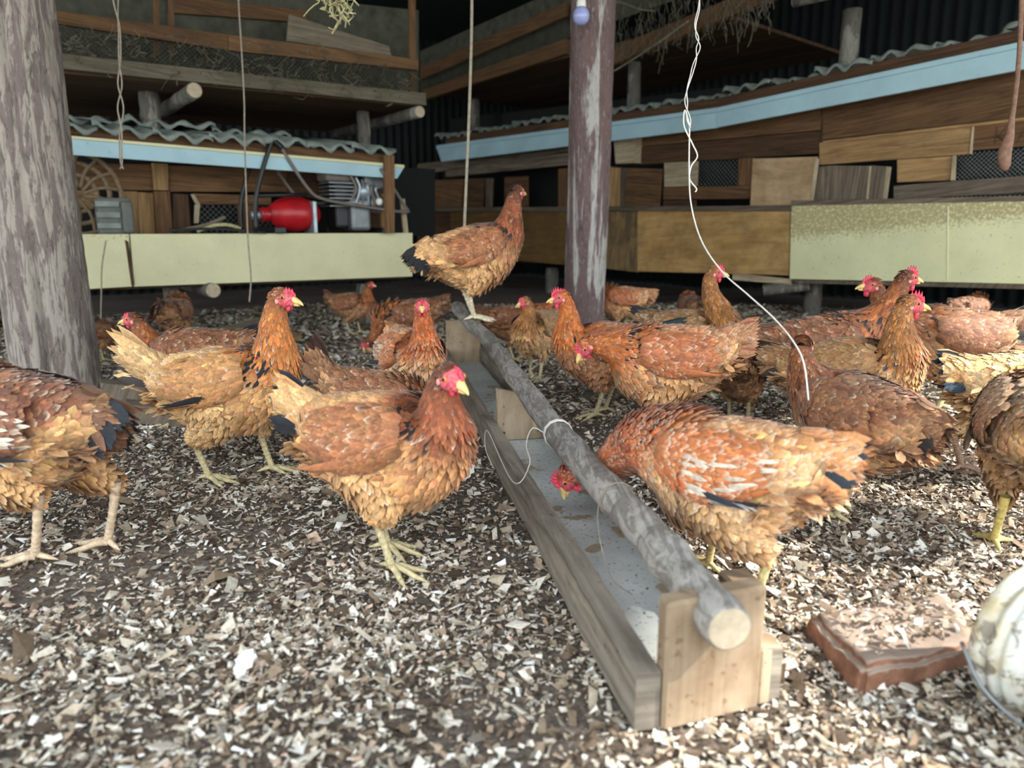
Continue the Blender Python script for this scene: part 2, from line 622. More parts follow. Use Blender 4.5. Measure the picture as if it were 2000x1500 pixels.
def trunk(name, base, top, r0, r1, mat, label, cat='post', seg=56, rows=150, amp=0.004, seed=1.0, crack=False):
    base = Vector(base); top = Vector(top)
    V = []
    for i in range(rows):
        f = i / (rows - 1)
        c = base.lerp(top, f)
        r = r0 + (r1 - r0) * f
        c = c + Vector((math.sin(f * 5 + seed) * 0.006, math.cos(f * 4 + seed) * 0.006, 0))
        for j in range(seg):
            a = 2 * math.pi * j / seg
            z = c.z
            d = amp * (math.sin(3 * a + 2.2 * z + seed) + 0.6 * math.sin(7 * a + 5 * z * 1.3 + 2 * seed) + 0.5 * math.sin(23 * a + 31 * z) * math.sin(17 * z + 3 * a + seed))
            d += random.uniform(-1, 1) * amp * 0.12
            if crack:
                ac = -1.28 + 0.10 * math.sin(z * 2.1 + 1) + 0.16 * (z - .5)
                da = abs((a - ac + math.pi) % (2 * math.pi) - math.pi)
                if da < 0.075:
                    d -= 0.034 * (1 - da / 0.075)
            V.append((c.x + math.cos(a) * (r + d), c.y + math.sin(a) * (r + d), z))
    V = np.array(V)
    org = np.array(tuple(base))
    i = (np.arange(rows - 1)[:, None] * seg)
    j = np.arange(seg)[None, :]
    a = (i + j).ravel(); b = (i + (j + 1) % seg).ravel()
    Fq = np.stack([a, b, b + seg, a + seg], 1)
    o = fast_mesh(name, V - org, Fq, M[mat])
    o.location = base
    return tag(o, label, cat)


# ------------------------------------------------------------------ shed shell
def quad_obj(name, pts, mat, kind='structure', th=0.02):
    pts = [Vector(p) for p in pts]
    n = (pts[1] - pts[0]).cross(pts[3] - pts[0]).normalized() * th
    o = box8(name, pts, [p + n for p in pts], M[mat])
    return tag(o, kind=kind)


bL = PL_.o - PL_.n * 3.3
bR = PR_.o - PR_.n * 1.7
dL, dR = PL_.d, PR_.d


def corrugated(name, a, b, z0, z1, mat, pitch=0.09, amp=0.012, kind='structure'):
    a = Vector(a); b = Vector(b)
    L = (b - a).length; d = (b - a).normalized(); nrm = Vector((-d.y, d.x, 0))
    n = int(L / pitch * 6)
    V, Fc = [], []
    for i in range(n + 1):
        p = a + d * (L * i / n) + nrm * (amp * math.sin(i / 6 * 2 * math.pi))
        V += [(p.x, p.y, z0), (p.x, p.y, z1)]
    for i in range(n):
        Fc.append((2 * i, 2 * i + 2, 2 * i + 3, 2 * i + 1))
    o = mesh_obj(name, V, Fc, M[mat], smooth=True)
    md = o.modifiers.new('s', 'SOLIDIFY'); md.thickness = 0.004
    return tag(o, kind=kind)


corner = (-1.1, 8.6)
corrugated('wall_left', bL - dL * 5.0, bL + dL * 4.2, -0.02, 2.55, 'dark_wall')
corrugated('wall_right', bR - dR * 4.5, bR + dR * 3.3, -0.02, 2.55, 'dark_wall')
# unseen roof over the pen, outline shaped to control sun and sky light
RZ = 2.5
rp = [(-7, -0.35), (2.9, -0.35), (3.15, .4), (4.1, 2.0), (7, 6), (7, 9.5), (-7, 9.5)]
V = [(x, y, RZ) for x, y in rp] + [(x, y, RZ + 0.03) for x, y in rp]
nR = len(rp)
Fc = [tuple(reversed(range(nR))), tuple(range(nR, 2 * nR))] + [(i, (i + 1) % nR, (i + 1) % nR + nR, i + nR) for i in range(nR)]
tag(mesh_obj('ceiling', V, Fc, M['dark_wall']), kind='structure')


# ------------------------------------------------------------------ wire mesh panel
def wire_mesh(pl, quad, off, parent, name='wire_mesh', cell=0.028, r=0.0012, mat='mesh_wire'):
    q = [pl.hit(x, y, off) for x, y in quad]
    w = max((q[1] - q[0]).length, (q[2] - q[3]).length); h = max((q[3] - q[0]).length, (q[2] - q[1]).length)
    lst = []

    def pt(a, b):
        return q[0].lerp(q[1], a).lerp(q[3].lerp(q[2], a), b)
    n = int((w + h) / cell)
    for sgn in (1, -1):
        for i in range(n):
            c = i * cell
            # line u + v = c  (or mirrored)
            u0, v0 = (c, 0) if c <= w else (w, c - w)
            u1, v1 = (0, c) if c <= h else (c - h, h)
            a0, a1 = u0 / w, u1 / w
            if sgn < 0:
                a0, a1 = 1 - a0, 1 - a1
            lst.append(([pt(a0, v0 / h), pt(a1, v1 / h)], r))
    return multi_tube(name, lst, mat, parent, seg=4)


def roof_sheets(pl, line, parent, n, depth, off, lift, amp=0.014, thick=0.004, seed=0, sag=0.01):
    """corrugated sheets laid side by side; line = two pixels on the plane giving the eave"""
    rr = random.Random(seed)
    a = pl.hit(*line[0], off); b = pl.hit(*line[1], off)
    for k in range(n):
        f0 = k / n; f1 = (k + 1) / n + 0.012
        p0 = a.lerp(b, f0); p1 = a.lerp(b, min(f1, 1.02))
        dz = rr.uniform(-sag, sag); dd = rr.uniform(-0.05, 0.03)
        L = (p1 - p0).length; d = (p1 - p0).normalized()
        m = max(12, int(L / 0.018))
        V, Fc = [], []
        til = rr.uniform(-.012, .012)
        for i in range(m + 1):
            q = p0 + d * (L * i / m)
            w_ = amp * math.sin(2 * math.pi * i * L / m / 0.13 + k)
            up = 0.02 * max(0, 1 - abs(i / m - (0.05)) * 9) + til * i / m
            fr = q + pl.n * (0.05 + dd) + Vector((0, 0, w_ + dz + up))
            bk = q - pl.n * depth + Vector((0, 0, w_ + dz + lift))
            V += [fr - Vector((0, 0, .022 + .008 * math.sin(i * 1.3 + k))) + pl.n * .004, fr, bk]
        for i in range(m):
            Fc.append((3 * i, 3 * i + 3, 3 * i + 4, 3 * i + 1)); Fc.append((3 * i + 1, 3 * i + 4, 3 * i + 5, 3 * i + 2))
        o = mesh_obj('roof_sheet', V, Fc, M['roofing'], parent, smooth=True)
        md = o.modifiers.new('s', 'SOLIDIFY'); md.thickness = thick


def deck(pl, pxa, pxb, offa, offb, mat, parent, name='floor_board', th=0.02, dz=0.0, n=1):
    """horizontal boards behind the eye line; pxa/pxb pixels on the plane"""
    a = pl.hit(*pxa); b = pl.hit(*pxb)
    for k in range(n):
        f0, f1 = offa + (offb - offa) * k / n, offa + (offb - offa) * (k + 1) / n - (0.006 if n > 1 else 0)
        A = [a - pl.n * f0, b - pl.n * f0, b - pl.n * f1, a - pl.n * f1]
        A = [Vector((p.x, p.y, p.z + dz)) for p in A]
        box8(name, A, [p - Vector((0, 0, th)) for p in A], M[mat], parent)


def log(name, p0, p1, r, parent=None, mat='bark_log', seg=14, label=None, cat=None, endcap=True):
    p0 = Vector(p0); p1 = Vector(p1)
    pts = [p0.lerp(p1, i / 8) + Vector((random.uniform(-1, 1), random.uniform(-1, 1), random.uniform(-1, 1))) * r * 0.05 for i in range(9)]
    o = tube(name, pts, [r * random.uniform(.96, 1.04) for _ in pts], mat, parent, seg=seg)
    if endcap:
        d = (p0 - p1).normalized()
        e = tube('cut_end', [pts[0] - d * 0.002, pts[0] + d * 0.003], [r * 0.97, r * 0.93], 'felt', o if parent is None else parent, seg=seg, smooth=False)
        if parent is None:
            e['label'] = 'pale sawn end of the log'
    if label:
        tag(o, label, cat)
    return o


# ------------------------------------------------------------------ left coop
coopL = empty('coop', PL_.hit(450, 560).to_tuple()[:2] + (0,), 0, 'long raised coop at left with pale yellow front board and light blue trim', 'coop')
coopL_inv = Vector(coopL.location)


def adopt(root):
    """children were built in world space: shift them under the empty"""
    for ch in root.children:
        ch.matrix_parent_inverse = Matrix.Translation(-root.location)


plank(PL_, [(-90, 458), (252, 457), (258, 560), (-90, 579)], 'yellow_left', coopL, 'front_panel', 0, 0.014)
plank(PL_, [(254, 457), (806, 455), (806, 540), (262, 560)], 'yellow_left', coopL, 'front_panel', 0.004, 0.014)
plank(PL_, [(244, 468), (251, 472), (263, 556), (257, 558)], 'wood_dark', coopL, 'batten', -0.004, 0.004)  # thin dark strip added to draw the crack in the panel
deck(PL_, (-90, 460), (800, 457), 0.015, 0.50, 'wood_grey', coopL, 'floor_board', n=4)
deck(PL_, (-90, 570), (800, 538), 0.05, 0.55, 'wood_dark', coopL, 'floor_joist', n=1)
OL = 0.34
# coop back wall planks
for q, mt in [([(110, 318), (297, 321), (299, 372), (118, 368)], 'wood_brown'),
              ([(330, 323), (560, 330), (560, 375), (332, 374)], 'wood_brown'),
              ([(560, 330), (760, 338), (760, 420), (560, 376)], 'wood_dark'),
              ([(110, 370), (194, 373), (195, 408), (118, 405)], 'wood_tan'),
              ([(235, 373), (268, 374), (272, 458), (240, 458)], 'wood_tan'),
              ([(269, 375), (302, 377), (308, 458), (273, 458)], 'wood_tan'),
              ([(338, 378), (368, 380), (374, 458), (340, 458)], 'wood_dark'),
              ([(376, 378), (530, 382), (530, 400), (382, 399)], 'wood_brown'),
              ([(465, 400), (494, 401), (498, 458), (468, 458)], 'wood_brown'),
              ([(110, 408), (150, 408), (150, 458), (118, 458)], 'wood_dark'),
              ([(640, 378), (760, 380), (760, 458), (640, 458)], 'wood_dark')]:
    plank(PL_, q, mt, coopL, 'plank', OL, 0.018)
plank(PL_, [(298, 318), (328, 320), (330, 372), (301, 371)], 'wood_tan', coopL, 'post', OL - 0.03, 0.04)
plank(PL_, [(301, 373), (332, 374), (338, 458), (306, 458)], 'wood_brown', coopL, 'post', OL - 0.035, 0.04)
plank(PL_, [(372, 379), (380, 380), (392, 400), (384, 402)], 'wood_pale', coopL, 'batten', OL - 0.03, 0.01)
plank(PL_, [(380, 400), (391, 400), (388, 436), (379, 436)], 'wood_pale', coopL, 'batten', OL - 0.03, 0.01)
wire_mesh(PL_, [(385, 400), (468, 401), (470, 458), (388, 458)], OL + 0.01, coopL, cell=0.03)
wire_mesh(PL_, [(497, 400), (560, 400), (560, 458), (497, 458)], OL + 0.01, coopL, cell=0.03)
# near-black board behind the openings; the inner shade is put in its colour
plank(PL_, [(40, 300), (850, 330), (850, 460), (40, 470)], 'dark_void', coopL, 'shade_backing', OL + 0.5, 0.02)
# fascia, header, end posts
plank(PL_, [(60, 262), (790, 326), (776, 349), (64, 297)], 'blue', coopL, 'blue_trim_board', -0.02, 0.018)
plank(PL_, [(60, 258), (790, 322), (790, 328), (60, 264)], 'yellow_left', coopL, 'trim_strip', -0.028, 0.03)
plank(PL_, [(60, 240), (765, 302), (765, 324), (60, 262)], 'wood_brown', coopL, 'header_board', 0.005, 0.02)
plank(PL_, [(752, 302), (771, 303), (771, 455), (755, 455)], 'wood_brown', coopL, 'post', -0.055, 0.03)
plank(PL_, [(744, 378), (752, 378), (754, 456), (746, 456)], 'wood_tan', coopL, 'batten', 0.05, 0.02)
plank(PL_, [(782, 388), (791, 388), (798, 456), (789, 456)], 'wood_pale', coopL, 'batten', 0.02, 0.015)
for px, pw in ((340, 17), (712, 11)):
    a = PL_.hit(px, 615 if px < 500 else 600, 0.15); a.z = 0
    b = Vector((a.x, a.y, PL_.hit(px, 560, .15).z + 0.02))
    log('pillar', (a.x, a.y, 0), b, 0.045, coopL, endcap=False)
l0 = PL_.hit(416, 568, -0.05)
log('floor_log', l0, l0 - PL_.n * 0.6, 0.038, coopL)
l0 = PL_.hit(800, 556, 0.3)
roof_sheets(PL_, ((50, 236), (758, 294)), coopL, 7, 1.1, 0.0, 0.16, seed=3)
roof_sheets(PL_, ((50, 228), (560, 262)), coopL, 3, 0.6, 0.35, 0.02, seed=5)
adopt(coopL)

# support posts of the left loft
loftL = empty('loft', tuple(PL_.hit(450, 250).to_tuple()[:2]) + (0,), 0, 'dark upper storage loft at left with brown rail, netting and grey beam', 'loft')
plank(PL_, [(60, 13), (445, 67), (445, 98), (60, 38)], 'loft_wood', loftL, 'rail', -0.02, 0.03)
plank(PL_, [(446, 67), (818, 116), (818, 137), (446, 98)], 'loft_wood', loftL, 'rail', -0.024, 0.03)
plank(PL_, [(60, 98), (832, 182), (833, 206), (60, 128)], 'loft_grey', loftL, 'beam', -0.03, 0.05)
deck(PL_, (60, 126), (820, 200), 0.02, 1.4, 'wood_dark', loftL, 'floor_board', n=5)
deck(PL_, (60, 4), (820, 100), 0.95, 1.0, 'wood_dark', loftL, 'floor_board', n=1, dz=0.3)
wire_mesh(PL_, [(60, 36), (818, 134), (818, 184), (60, 100)], 0.0, loftL, 'netting', cell=0.022, r=0.0018, mat='net')
plank(PL_, [(60, -60), (818, 20), (818, 190), (60, 104)], 'net', loftL, 'sacking', 0.25, 0.01)
for x in (82, 300, 328, 800):
    plank(PL_, [(x, -60), (x + 12, -60), (x + 13, 190 if x > 500 else 110), (x + 1, 190 if x > 500 else 110)], 'loft_wood', loftL, 'slat', 0.02, 0.02)
plank(PL_, [(330, -10), (600, 20), (600, 44), (330, 24)], 'loft_wood', loftL, 'plank', 0.22, 0.02)
plank(PL_, [(565, 28), (760, 90), (765, 110), (560, 80)], 'loft_grey', loftL, 'board', 0.06, 0.015)
for px, py, w in ((380, 177, 0.036), (820, 218, 0.032)):
    c = PL_.hit(px, py, -0.06)
    log('joist_log', c, c - PL_.n * 1.2, w, loftL)
for px, y0, y1 in ((298, 186, 268), (712, 228, 292)):
    a = PL_.hit(px, y1, 0.35); b = PL_.hit(px, y0 - 10, 0.35)
    log('loft_post', (a.x, a.y, a.z - 0.02), (a.x, a.y, b.z), 0.05 if px < 500 else 0.038, loftL, endcap=False)
adopt(loftL)

# ------------------------------------------------------------------ right coop
coopR = empty('coop', tuple(PR_.hit(1500, 560).to_tuple()[:2]) + (0,), 0, 'long raised coop at right patched from odd planks under a light blue trim', 'coop')
q = [(1545, 402), (2120, 390), (2120, 557), (1542, 545)]
plank(PR_, q, 'yellow', coopR, 'yellow_panel', 0, 0.012)
plank(PR_, [(1542, 547), (2120, 558), (2120, 568), (1560, 553)], 'wood_grey', coopR, 'batten', 0.0, 0.02)
plank(PR_, [(1850, 402), (1853, 402), (1851, 548), (1848, 548)], 'yellow', coopR, 'panel_seam', -0.003, 0.004)
plank(PR_, [(1245, 412), (1543, 410), (1540, 538), (1245, 530)], 'ply_gold', coopR, 'plywood_panel', 0.012, 0.012)
plank(PR_, [(1178, 412), (1246, 412), (1246, 532), (1178, 524)], 'ply_stained', coopR, 'plywood_panel', 0.016, 0.012)
plank(PR_, [(1000, 412), (1110, 411), (1110, 518), (1000, 508)], 'ply_olive', coopR, 'plywood_panel', 0.012, 0.012)
plank(PR_, [(880, 412), (1001, 411), (1001, 508), (880, 498)], 'ply_olive', coopR, 'plywood_panel', 0.016, 0.012)
plank(PR_, [(1430, 533), (1545, 545), (1545, 556), (1430, 547)], 'wood_pale', coopR, 'batten', 0.02, 0.01)
plank(PR_, [(1180, 403), (1545, 402), (1545, 412), (1180, 412)], 'wood_grey', coopR, 'ledge', -0.01, 0.06)
plank(PR_, [(815, 405), (1110, 404), (1110, 412), (815, 413)], 'wood_grey', coopR, 'ledge', -0.01, 0.06)
plank(PR_, [(1545, 392), (2120, 380), (2120, 392), (1545, 402)], 'wood_grey', coopR, 'ledge', 0.0, 0.06)
deck(PR_, (820, 410), (2120, 392), 0.05, 0.5, 'wood_grey', coopR, 'floor_board', n=3)
deck(PR_, (820, 500), (2120, 556), 0.1, 1.2, 'wood_dark', coopR, 'floor_board', n=2)
OR = 0.10
for q, mt in [([(1607, 200), (2120, 105), (2120, 215), (1607, 273)], 'wood_brown'),
              ([(1235, 262), (1605, 204), (1604, 254), (1235, 287)], 'wood_brown'),
              ([(1240, 288), (1603, 256), (1597, 300), (1240, 322)], 'wood_dark'),
              ([(1600, 279), (1897, 247), (1893, 301), (1600, 322)], 'wood_tan'),
              ([(1898, 246), (2120, 222), (2120, 276), (1894, 294)], 'wood_brown'),
              ([(1752, 312), (1860, 305), (1858, 352), (1752, 356)], 'wood_tan'),
              ([(1745, 363), (2120, 334), (2120, 370), (1745, 390)], 'wood_grey'),
              ([(1745, 392), (1850, 388), (1850, 401), (1745, 404)], 'wood_grey'),
              ([(1597, 326), (1626, 323), (1617, 402), (1583, 402)], 'wood_grey'),
              ([(1627, 323), (1696, 324), (1690, 402), (1618, 402)], 'wood_grey'),
              ([(1702, 323), (1730, 325), (1722, 400), (1695, 400)], 'wood_grey'),
              ([(1697, 324), (1702, 324), (1695, 402), (1690, 402)], 'wood_pale'),
              ([(1731, 325), (1739, 326), (1729, 400), (1722, 400)], 'wood_pale'),
              ([(1297, 318), (1362, 315), (1360, 363), (1297, 365)], 'wood_pale'),
              ([(1443, 310), (1472, 308), (1470, 363), (1440, 362)], 'wood_brown'),
              ([(1295, 366), (1470, 363), (1462, 388), (1295, 390)], 'wood_brown'),
              ([(1295, 392), (1358, 391), (1358, 403), (1295, 403)], 'wood_dark'),
              ([(1180, 325), (1216, 328), (1212, 403), (1180, 403)], 'wood_tan'),
              ([(1226, 328), (1293, 330), (1287, 404), (1218, 404)], 'wood_brown'),
              ([(1212, 328), (1226, 328), (1218, 404), (1210, 404)], 'wood_grey'),
              ([(815, 320), (905, 310), (905, 330), (815, 340)], 'wood_grey'),
              ([(905, 310), (1110, 280), (1110, 296), (905, 328)], 'wood_grey'),
              ([(870, 330), (1110, 298), (1110, 322), (870, 346)], 'wood_grey'),
              ([(815, 352), (905, 350), (900, 404), (815, 404)], 'wood_brown'),
              ([(906, 350), (945, 348), (942, 404), (903, 404)], 'wood_dark'),
              ([(948, 348), (962, 348), (960, 404), (948, 404)], 'wood_grey'),
              ([(985, 346), (1030, 344), (1030, 404), (985, 404)], 'wood_dark'),
              ([(1090, 330), (1112, 328), (1112, 404), (1090, 404)], 'wood_brown'),
              ([(815, 415), (880, 414), (880, 500), (815, 498)], 'wood_dark')]:
    plank(PR_, q, mt, coopR, 'plank', OR, 0.018)
plank(PR_, [(1470, 310), (1596, 306), (1582, 402), (1465, 402)], 'ply_mottled', coopR, 'hatch_board', OR - 0.03, 0.015)
plank(PR_, [(1592, 310), (1599, 310), (1586, 402), (1580, 402)], 'wood_pale', coopR, 'batten', OR - 0.034, 0.012)
plank(PR_, [(1898, 247), (1902, 247), (1898, 301), (1893, 301)], 'wood_pale', coopR, 'batten', OR - 0.01, 0.012)
plank(PR_, [(1860, 304), (1866, 303), (1864, 352), (1856, 353)], 'wood_pale', coopR, 'batten', OR - 0.02, 0.02)
plank(PR_, [(1607, 275), (2120, 215), (2120, 222), (1607, 280)], 'wood_tan', coopR, 'batten', OR - 0.01, 0.02)
plank(PR_, [(1604, 204), (1608, 204), (1606, 278), (1602, 278)], 'wood_dark', coopR, 'batten', OR - 0.004, 0.01)
wire_mesh(PR_, [(1862, 300), (2120, 280), (2120, 340), (1858, 354)], OR + 0.02, coopR, cell=0.022, r=0.0014)
wire_mesh(PR_, [(1850, 380), (2120, 372), (2120, 394), (1850, 402)], OR + 0.02, coopR, cell=0.022, r=0.0014)
wire_mesh(PR_, [(1360, 314), (1445, 311), (1442, 364), (1358, 366)], OR + 0.02, coopR, cell=0.03)
plank(PR_, [(810, 240), (2120, 90), (2120, 400), (810, 410)], 'dark_void', coopR, 'shade_backing', OR + 0.6, 0.02)  # dark sheet painted as the shade inside the right coop
plank(PR_, [(1198, 270), (1240, 266), (1238, 318), (1202, 320)], 'wood_pale', coopR, 'beam_end', 0.02, 0.10)
# fascia
plank(PR_, [(852, 288), (1400, 217), (1400, 250), (862, 316)], 'blue', coopR, 'blue_trim_board', -0.10, 0.018)
plank(PR_, [(1400, 217), (2120, 62), (2120, 112), (1400, 249)], 'blue', coopR, 'blue_trim_board', -0.104, 0.018)
plank(PR_, [(852, 284), (1400, 213), (2120, 56), (2120, 64)][0:1] + [(1400, 210), (1400, 219), (852, 291)], 'blue', coopR, 'trim_strip', -0.115, 0.03)
plank(PR_, [(1400, 210), (2120, 54), (2120, 66), (1400, 219)], 'blue', coopR, 'trim_strip', -0.118, 0.03)
plank(PR_, [(870, 268), (1400, 192), (1400, 212), (870, 286)], 'wood_dark', coopR, 'header_board', -0.06, 0.02)
plank(PR_, [(1400, 192), (2120, 28), (2120, 56), (1400, 212)], 'wood_dark', coopR, 'header_board', -0.06, 0.02)
roof_sheets(PR_, ((862, 266), (1420, 180)), coopR, 6, 1.1, 0.0, 0.10, amp=0.012, seed=8)
roof_sheets(PR_, ((1420, 180), (2110, 26)), coopR, 6, 1.1, 0.0, 0.10, amp=0.016, seed=12, sag=0.016)
for px in (1078, 1590, 2030):
    a = PR_.hit(px, 560, 0.25)
    log('pillar', (a.x, a.y, 0), (a.x, a.y, PR_.hit(px, 530, .25).z + .03), 0.055, coopR, endcap=False)
c = PR_.hit(1492, 567, -0.02)
log('floor_log', c, PR_.hit(1580, 556, 0.12), 0.036, coopR)
adopt(coopR)

# faint scratched letters on the right hand plank
tcv = bpy.data.curves.new('scratched_letters', 'FONT')
tcv.body = 'KAR'
tcv.size = 0.13
tcv.extrude = 0.0005
tcv.offset = -0.004
tcv.space_character = 1.3
to = bpy.data.objects.new('scratched_letters', tcv)
link(to)
pp = PR_.hit(1936, 283, OR - 0.004)
xax = PR_.d; zax = PR_.n; yax = zax.cross(xax)
if yax.z < 0: yax = -yax
mw = Matrix.Identity(4)
mw.col[0][:3] = xax; mw.col[1][:3] = yax; mw.col[2][:3] = zax; mw.col[3][:3] = pp
tm = bpy.data.meshes.new_from_object(to)
bpy.data.objects.remove(to)
to = bpy.data.objects.new('scratched_letters', tm)
tm.materials.clear(); tm.materials.append(M['wood_dark'])
link(to, coopR)
to.matrix_parent_inverse = Matrix.Translation(-coopR.location)
to.matrix_basis = mw

# right loft
loftR = empty('loft', tuple(PR_.hit(1300, 100).to_tuple()[:2]) + (0,), 0, 'dark upper loft at right behind the middle post hung with dusty netting', 'loft')
FO = -0.25
plank(PR_, [(820, 132), (1105, 5), (1105, 32), (820, 156)], 'loft_wood', loftR, 'rail', FO, 0.03)
plank(PR_, [(825, 176), (1105, 75), (1105, 105), (825, 196)], 'loft_wood', loftR, 'beam', FO, 0.05)
plank(PR_, [(1180, 100), (1560, -60), (1600, -40), (1180, 132)], 'loft_wood', loftR, 'beam', FO, 0.05)
wire_mesh(PR_, [(820, 152), (1105, 28), (1105, 78), (820, 178)], FO + .02, loftR, 'netting', cell=0.03, r=0.002, mat='net')
plank(PR_, [(820, 100), (1400, -160), (1400, -30), (820, 178)], 'net', loftR, 'sacking', FO + 0.1, 0.01)
a = PR_.hit(820, 190, FO + .05); b = PR_.hit(1440, -150, FO + .05)
b.z = a.z = 1.8
for k in range(5):
    o0 = -PR_.n * (0.3 * k); o1 = -PR_.n * (0.3 * k + .29)
    A = [a + o0, b + o0, b + o1, a + o1]
    box8('floor_board', A, [p + Vector((0, 0, .02)) for p in A], M['wood_dark'], loftR)
for px, y0, y1, r, off in ((1662, 30, 150, 0.055, 0.2), (1245, 110, 200, 0.05, 0.3), (935, 200, 250, 0.05, 0.4)):
    lo = PR_.hit(px - 8, y1, off); hi = PR_.hit(px + 8, y0, off)
    log('loft_post', (lo.x, lo.y, lo.z - .2), (lo.x, lo.y, 1.81), r, loftR, endcap=False)
c = PR_.hit(1552, 4, -0.3)
log('joist_log', c, c + PR_.d * 1.5 + Vector((0, 0, .02)), 0.03, loftR)
# dusty strands hanging off the loft
rr = random.Random(5)
lst = []
for i in range(260):
    f = rr.random()
    px = 1185 + f * 330
    py = 60 - f * 80 + rr.uniform(-40, 50)
    a = PR_.hit(px, py, FO - rr.uniform(0.0, 0.12))
    pts = [a]
    L = rr.uniform(0.05, 0.22)
    for k in range(4):
        pts.append(pts[-1] + Vector((rr.uniform(-.35, .35), rr.uniform(-.2, .2), rr.uniform(-1.0, 0.1))) * L / 3)
    lst.append((pts, rr.uniform(.0012, .003)))
o = multi_tube('dusty_strands', lst, 'cobweb', loftR, seg=3)
o['kind'] = 'stuff'
lst = []
for i in range(200):
    px = rr.uniform(90, 810); f = (px - 90) / 720
    py = 60 + f * 85 + rr.uniform(-30, 50)
    a = PL_.hit(px, py, -0.04 - rr.random() * .03)
    pts = [a]; L = rr.uniform(0.05, 0.2)
    for k in range(4):
        pts.append(pts[-1] + Vector((rr.uniform(-.8, .8), rr.uniform(-.1, .1), rr.uniform(-.7, 0.3))) * L / 3)
    lst.append((pts, rr.uniform(.001, .0025)))
adopt(loftR)
o = multi_tube('dusty_strands', lst, 'cobweb', loftL, seg=3)
o['kind'] = 'stuff'
o.matrix_parent_inverse = Matrix.Translation(-loftL.location)
for pts, nm, lab in (([(1180, 150), (1230, 120), (1290, 80), (1345, 40)], 'branch', 'thin bare branch slanting up beside the middle post'),):
    tag(tube(nm, smooth_pts([PR_.hit(x, y, -0.5) for x, y in pts], 16), 0.006, 'cobweb'), lab, 'branch')
tag(tube('branch', smooth_pts([PR_.hit(x, y, -0.6) for x, y in [(1185, 2), (1215, 6), (1250, 18), (1280, 22)]], 14), [0.009 - .0004 * i for i in range(14)], 'cobweb'),
    'short dead branch at the top edge right of the light bulb', 'branch')

# ------------------------------------------------------------------ posts
pb = G(114, 758)
trunk('wooden_post', (pb.x, pb.y, -0.02), (pb.x + 0.02, pb.y, RZ), 0.136, 0.118, 'bark_left',
      'thick grey timber post with a long crack at far left', amp=0.0035, seed=2.0, crack=True)
pb2 = G(1143, 660)
trunk('wooden_post', (pb2.x, pb2.y, -0.02), (pb2.x - 0.005, pb2.y, RZ), 0.103, 0.108, 'bark_mid',
      'round purple-brown post with peeling pale bark in the middle', amp=0.003, seed=5.0)

# light bulb on the middle post
bt = 3.36
bc = P(1135, 30, bt)
bulb = empty('light_bulb', tuple(bc), 0, 'round bluish white light bulb hanging in front of the middle post', 'light bulb')


def lathe(name, prof, mat, parent=None, seg=20, axis=None, loc=(0, 0, 0), smooth=True):
    V, Fc = [], []
    for r, z in prof:
        for j in range(seg):
            a = 2 * math.pi * j / seg
            V.append((r * math.cos(a), r * math.sin(a), z))
    for i in range(len(prof) - 1):
        for j in range(seg):
            a = i * seg + j; b_ = i * seg + (j + 1) % seg
            Fc.append((a, b_, b_ + seg, a + seg))
    Fc.append(tuple(reversed(range(seg))))
    Fc.append(tuple((len(prof) - 1) * seg + j for j in range(seg)))
    o = mesh_obj(name, V, Fc, M[mat], parent, smooth=smooth)
    if axis is not None:
        o.rotation_mode = 'QUATERNION'
        o.rotation_quaternion = Vector(axis).to_track_quat('Z', 'Y')
    o.location = loc
    return o


lathe('bulb', [(0.004, -.042), (.02, -.038), (.033, -.024), (.038, -.004), (.036, .012), (.028, .026), (.02, .034)], 'bulb_glass', bulb)
lathe('socket', [(.019, .033), (.021, .036), (.02, .06), (.014, .075), (.004, .08)], 'socket', bulb)
tube('cord', [Vector((0, 0, .078)), Vector((0.004, 0, .3)), Vector((0, 0, RZ - bc.z))], 0.003, 'socket', bulb, seg=5)


# ------------------------------------------------------------------ hanging strings and wires
def string(name, pxs, t, r, mat, label, cat, n=40, twist=False):
    if not hasattr(t, '__len__'):
        t = [t] * len(pxs)
    pts = smooth_pts([P(x, y, tt) for (x, y), tt in zip(pxs, t)], n)
    if not twist:
        o = tube(name, pts, r, mat, seg=6)
    else:
        a, b = [], []
        for i, p in enumerate(pts):
            w = r * (.8 + 1.5 * abs(math.sin(i * 0.11 + .6)) ** 2)
            ang = i * 0.33 + math.sin(i * .2)
            d = Vector((math.cos(ang), math.sin(ang), 0)) * w
            a.append(p + d); b.append(p - d)
        o = multi_tube(name, [(a, r * .7), (b, r * .7)], mat, seg=5)
    return tag(o, label, cat)


string('hanging_rope', [(922, -120), (921, 60), (916, 230), (911, 350), (907, 446)], [2.9] * 5, 0.0062, 'twine', 'pale rope hanging straight down behind the perched hen', 'rope')
string('hanging_rope', [(222, -140), (226, 0), (233, 60), (234, 150), (236, 230), (236, 290), (238, 330)], [2.6] * 7, 0.004, 'twine', 'doubled grey twine hanging right of the thick left post', 'rope', 60, True)
string('hanging_rope', [(463, -120), (466, 0), (472, 100), (477, 200), (478, 280), (484, 460), (490, 540), (487, 590)], [3.2] * 8, 0.0034, 'twine', 'thin grey string hanging down to the left coop, second from left post', 'rope', 60)
string('hanging_rope', [(207, 470), (199, 520), (198, 570), (197, 625)], [3.25] * 4, 0.003, 'twine', 'short grey cord hanging over the yellow board beside left post', 'rope', 20)
string('hanging_wire', [(1362, -120), (1366, 0), (1358, 50), (1364, 90), (1352, 140), (1340, 190), (1348, 250)], 1.62, 0.0018, 'wire', 'white twisted wire hanging from above, upper knotted part', 'wire', 70, True)
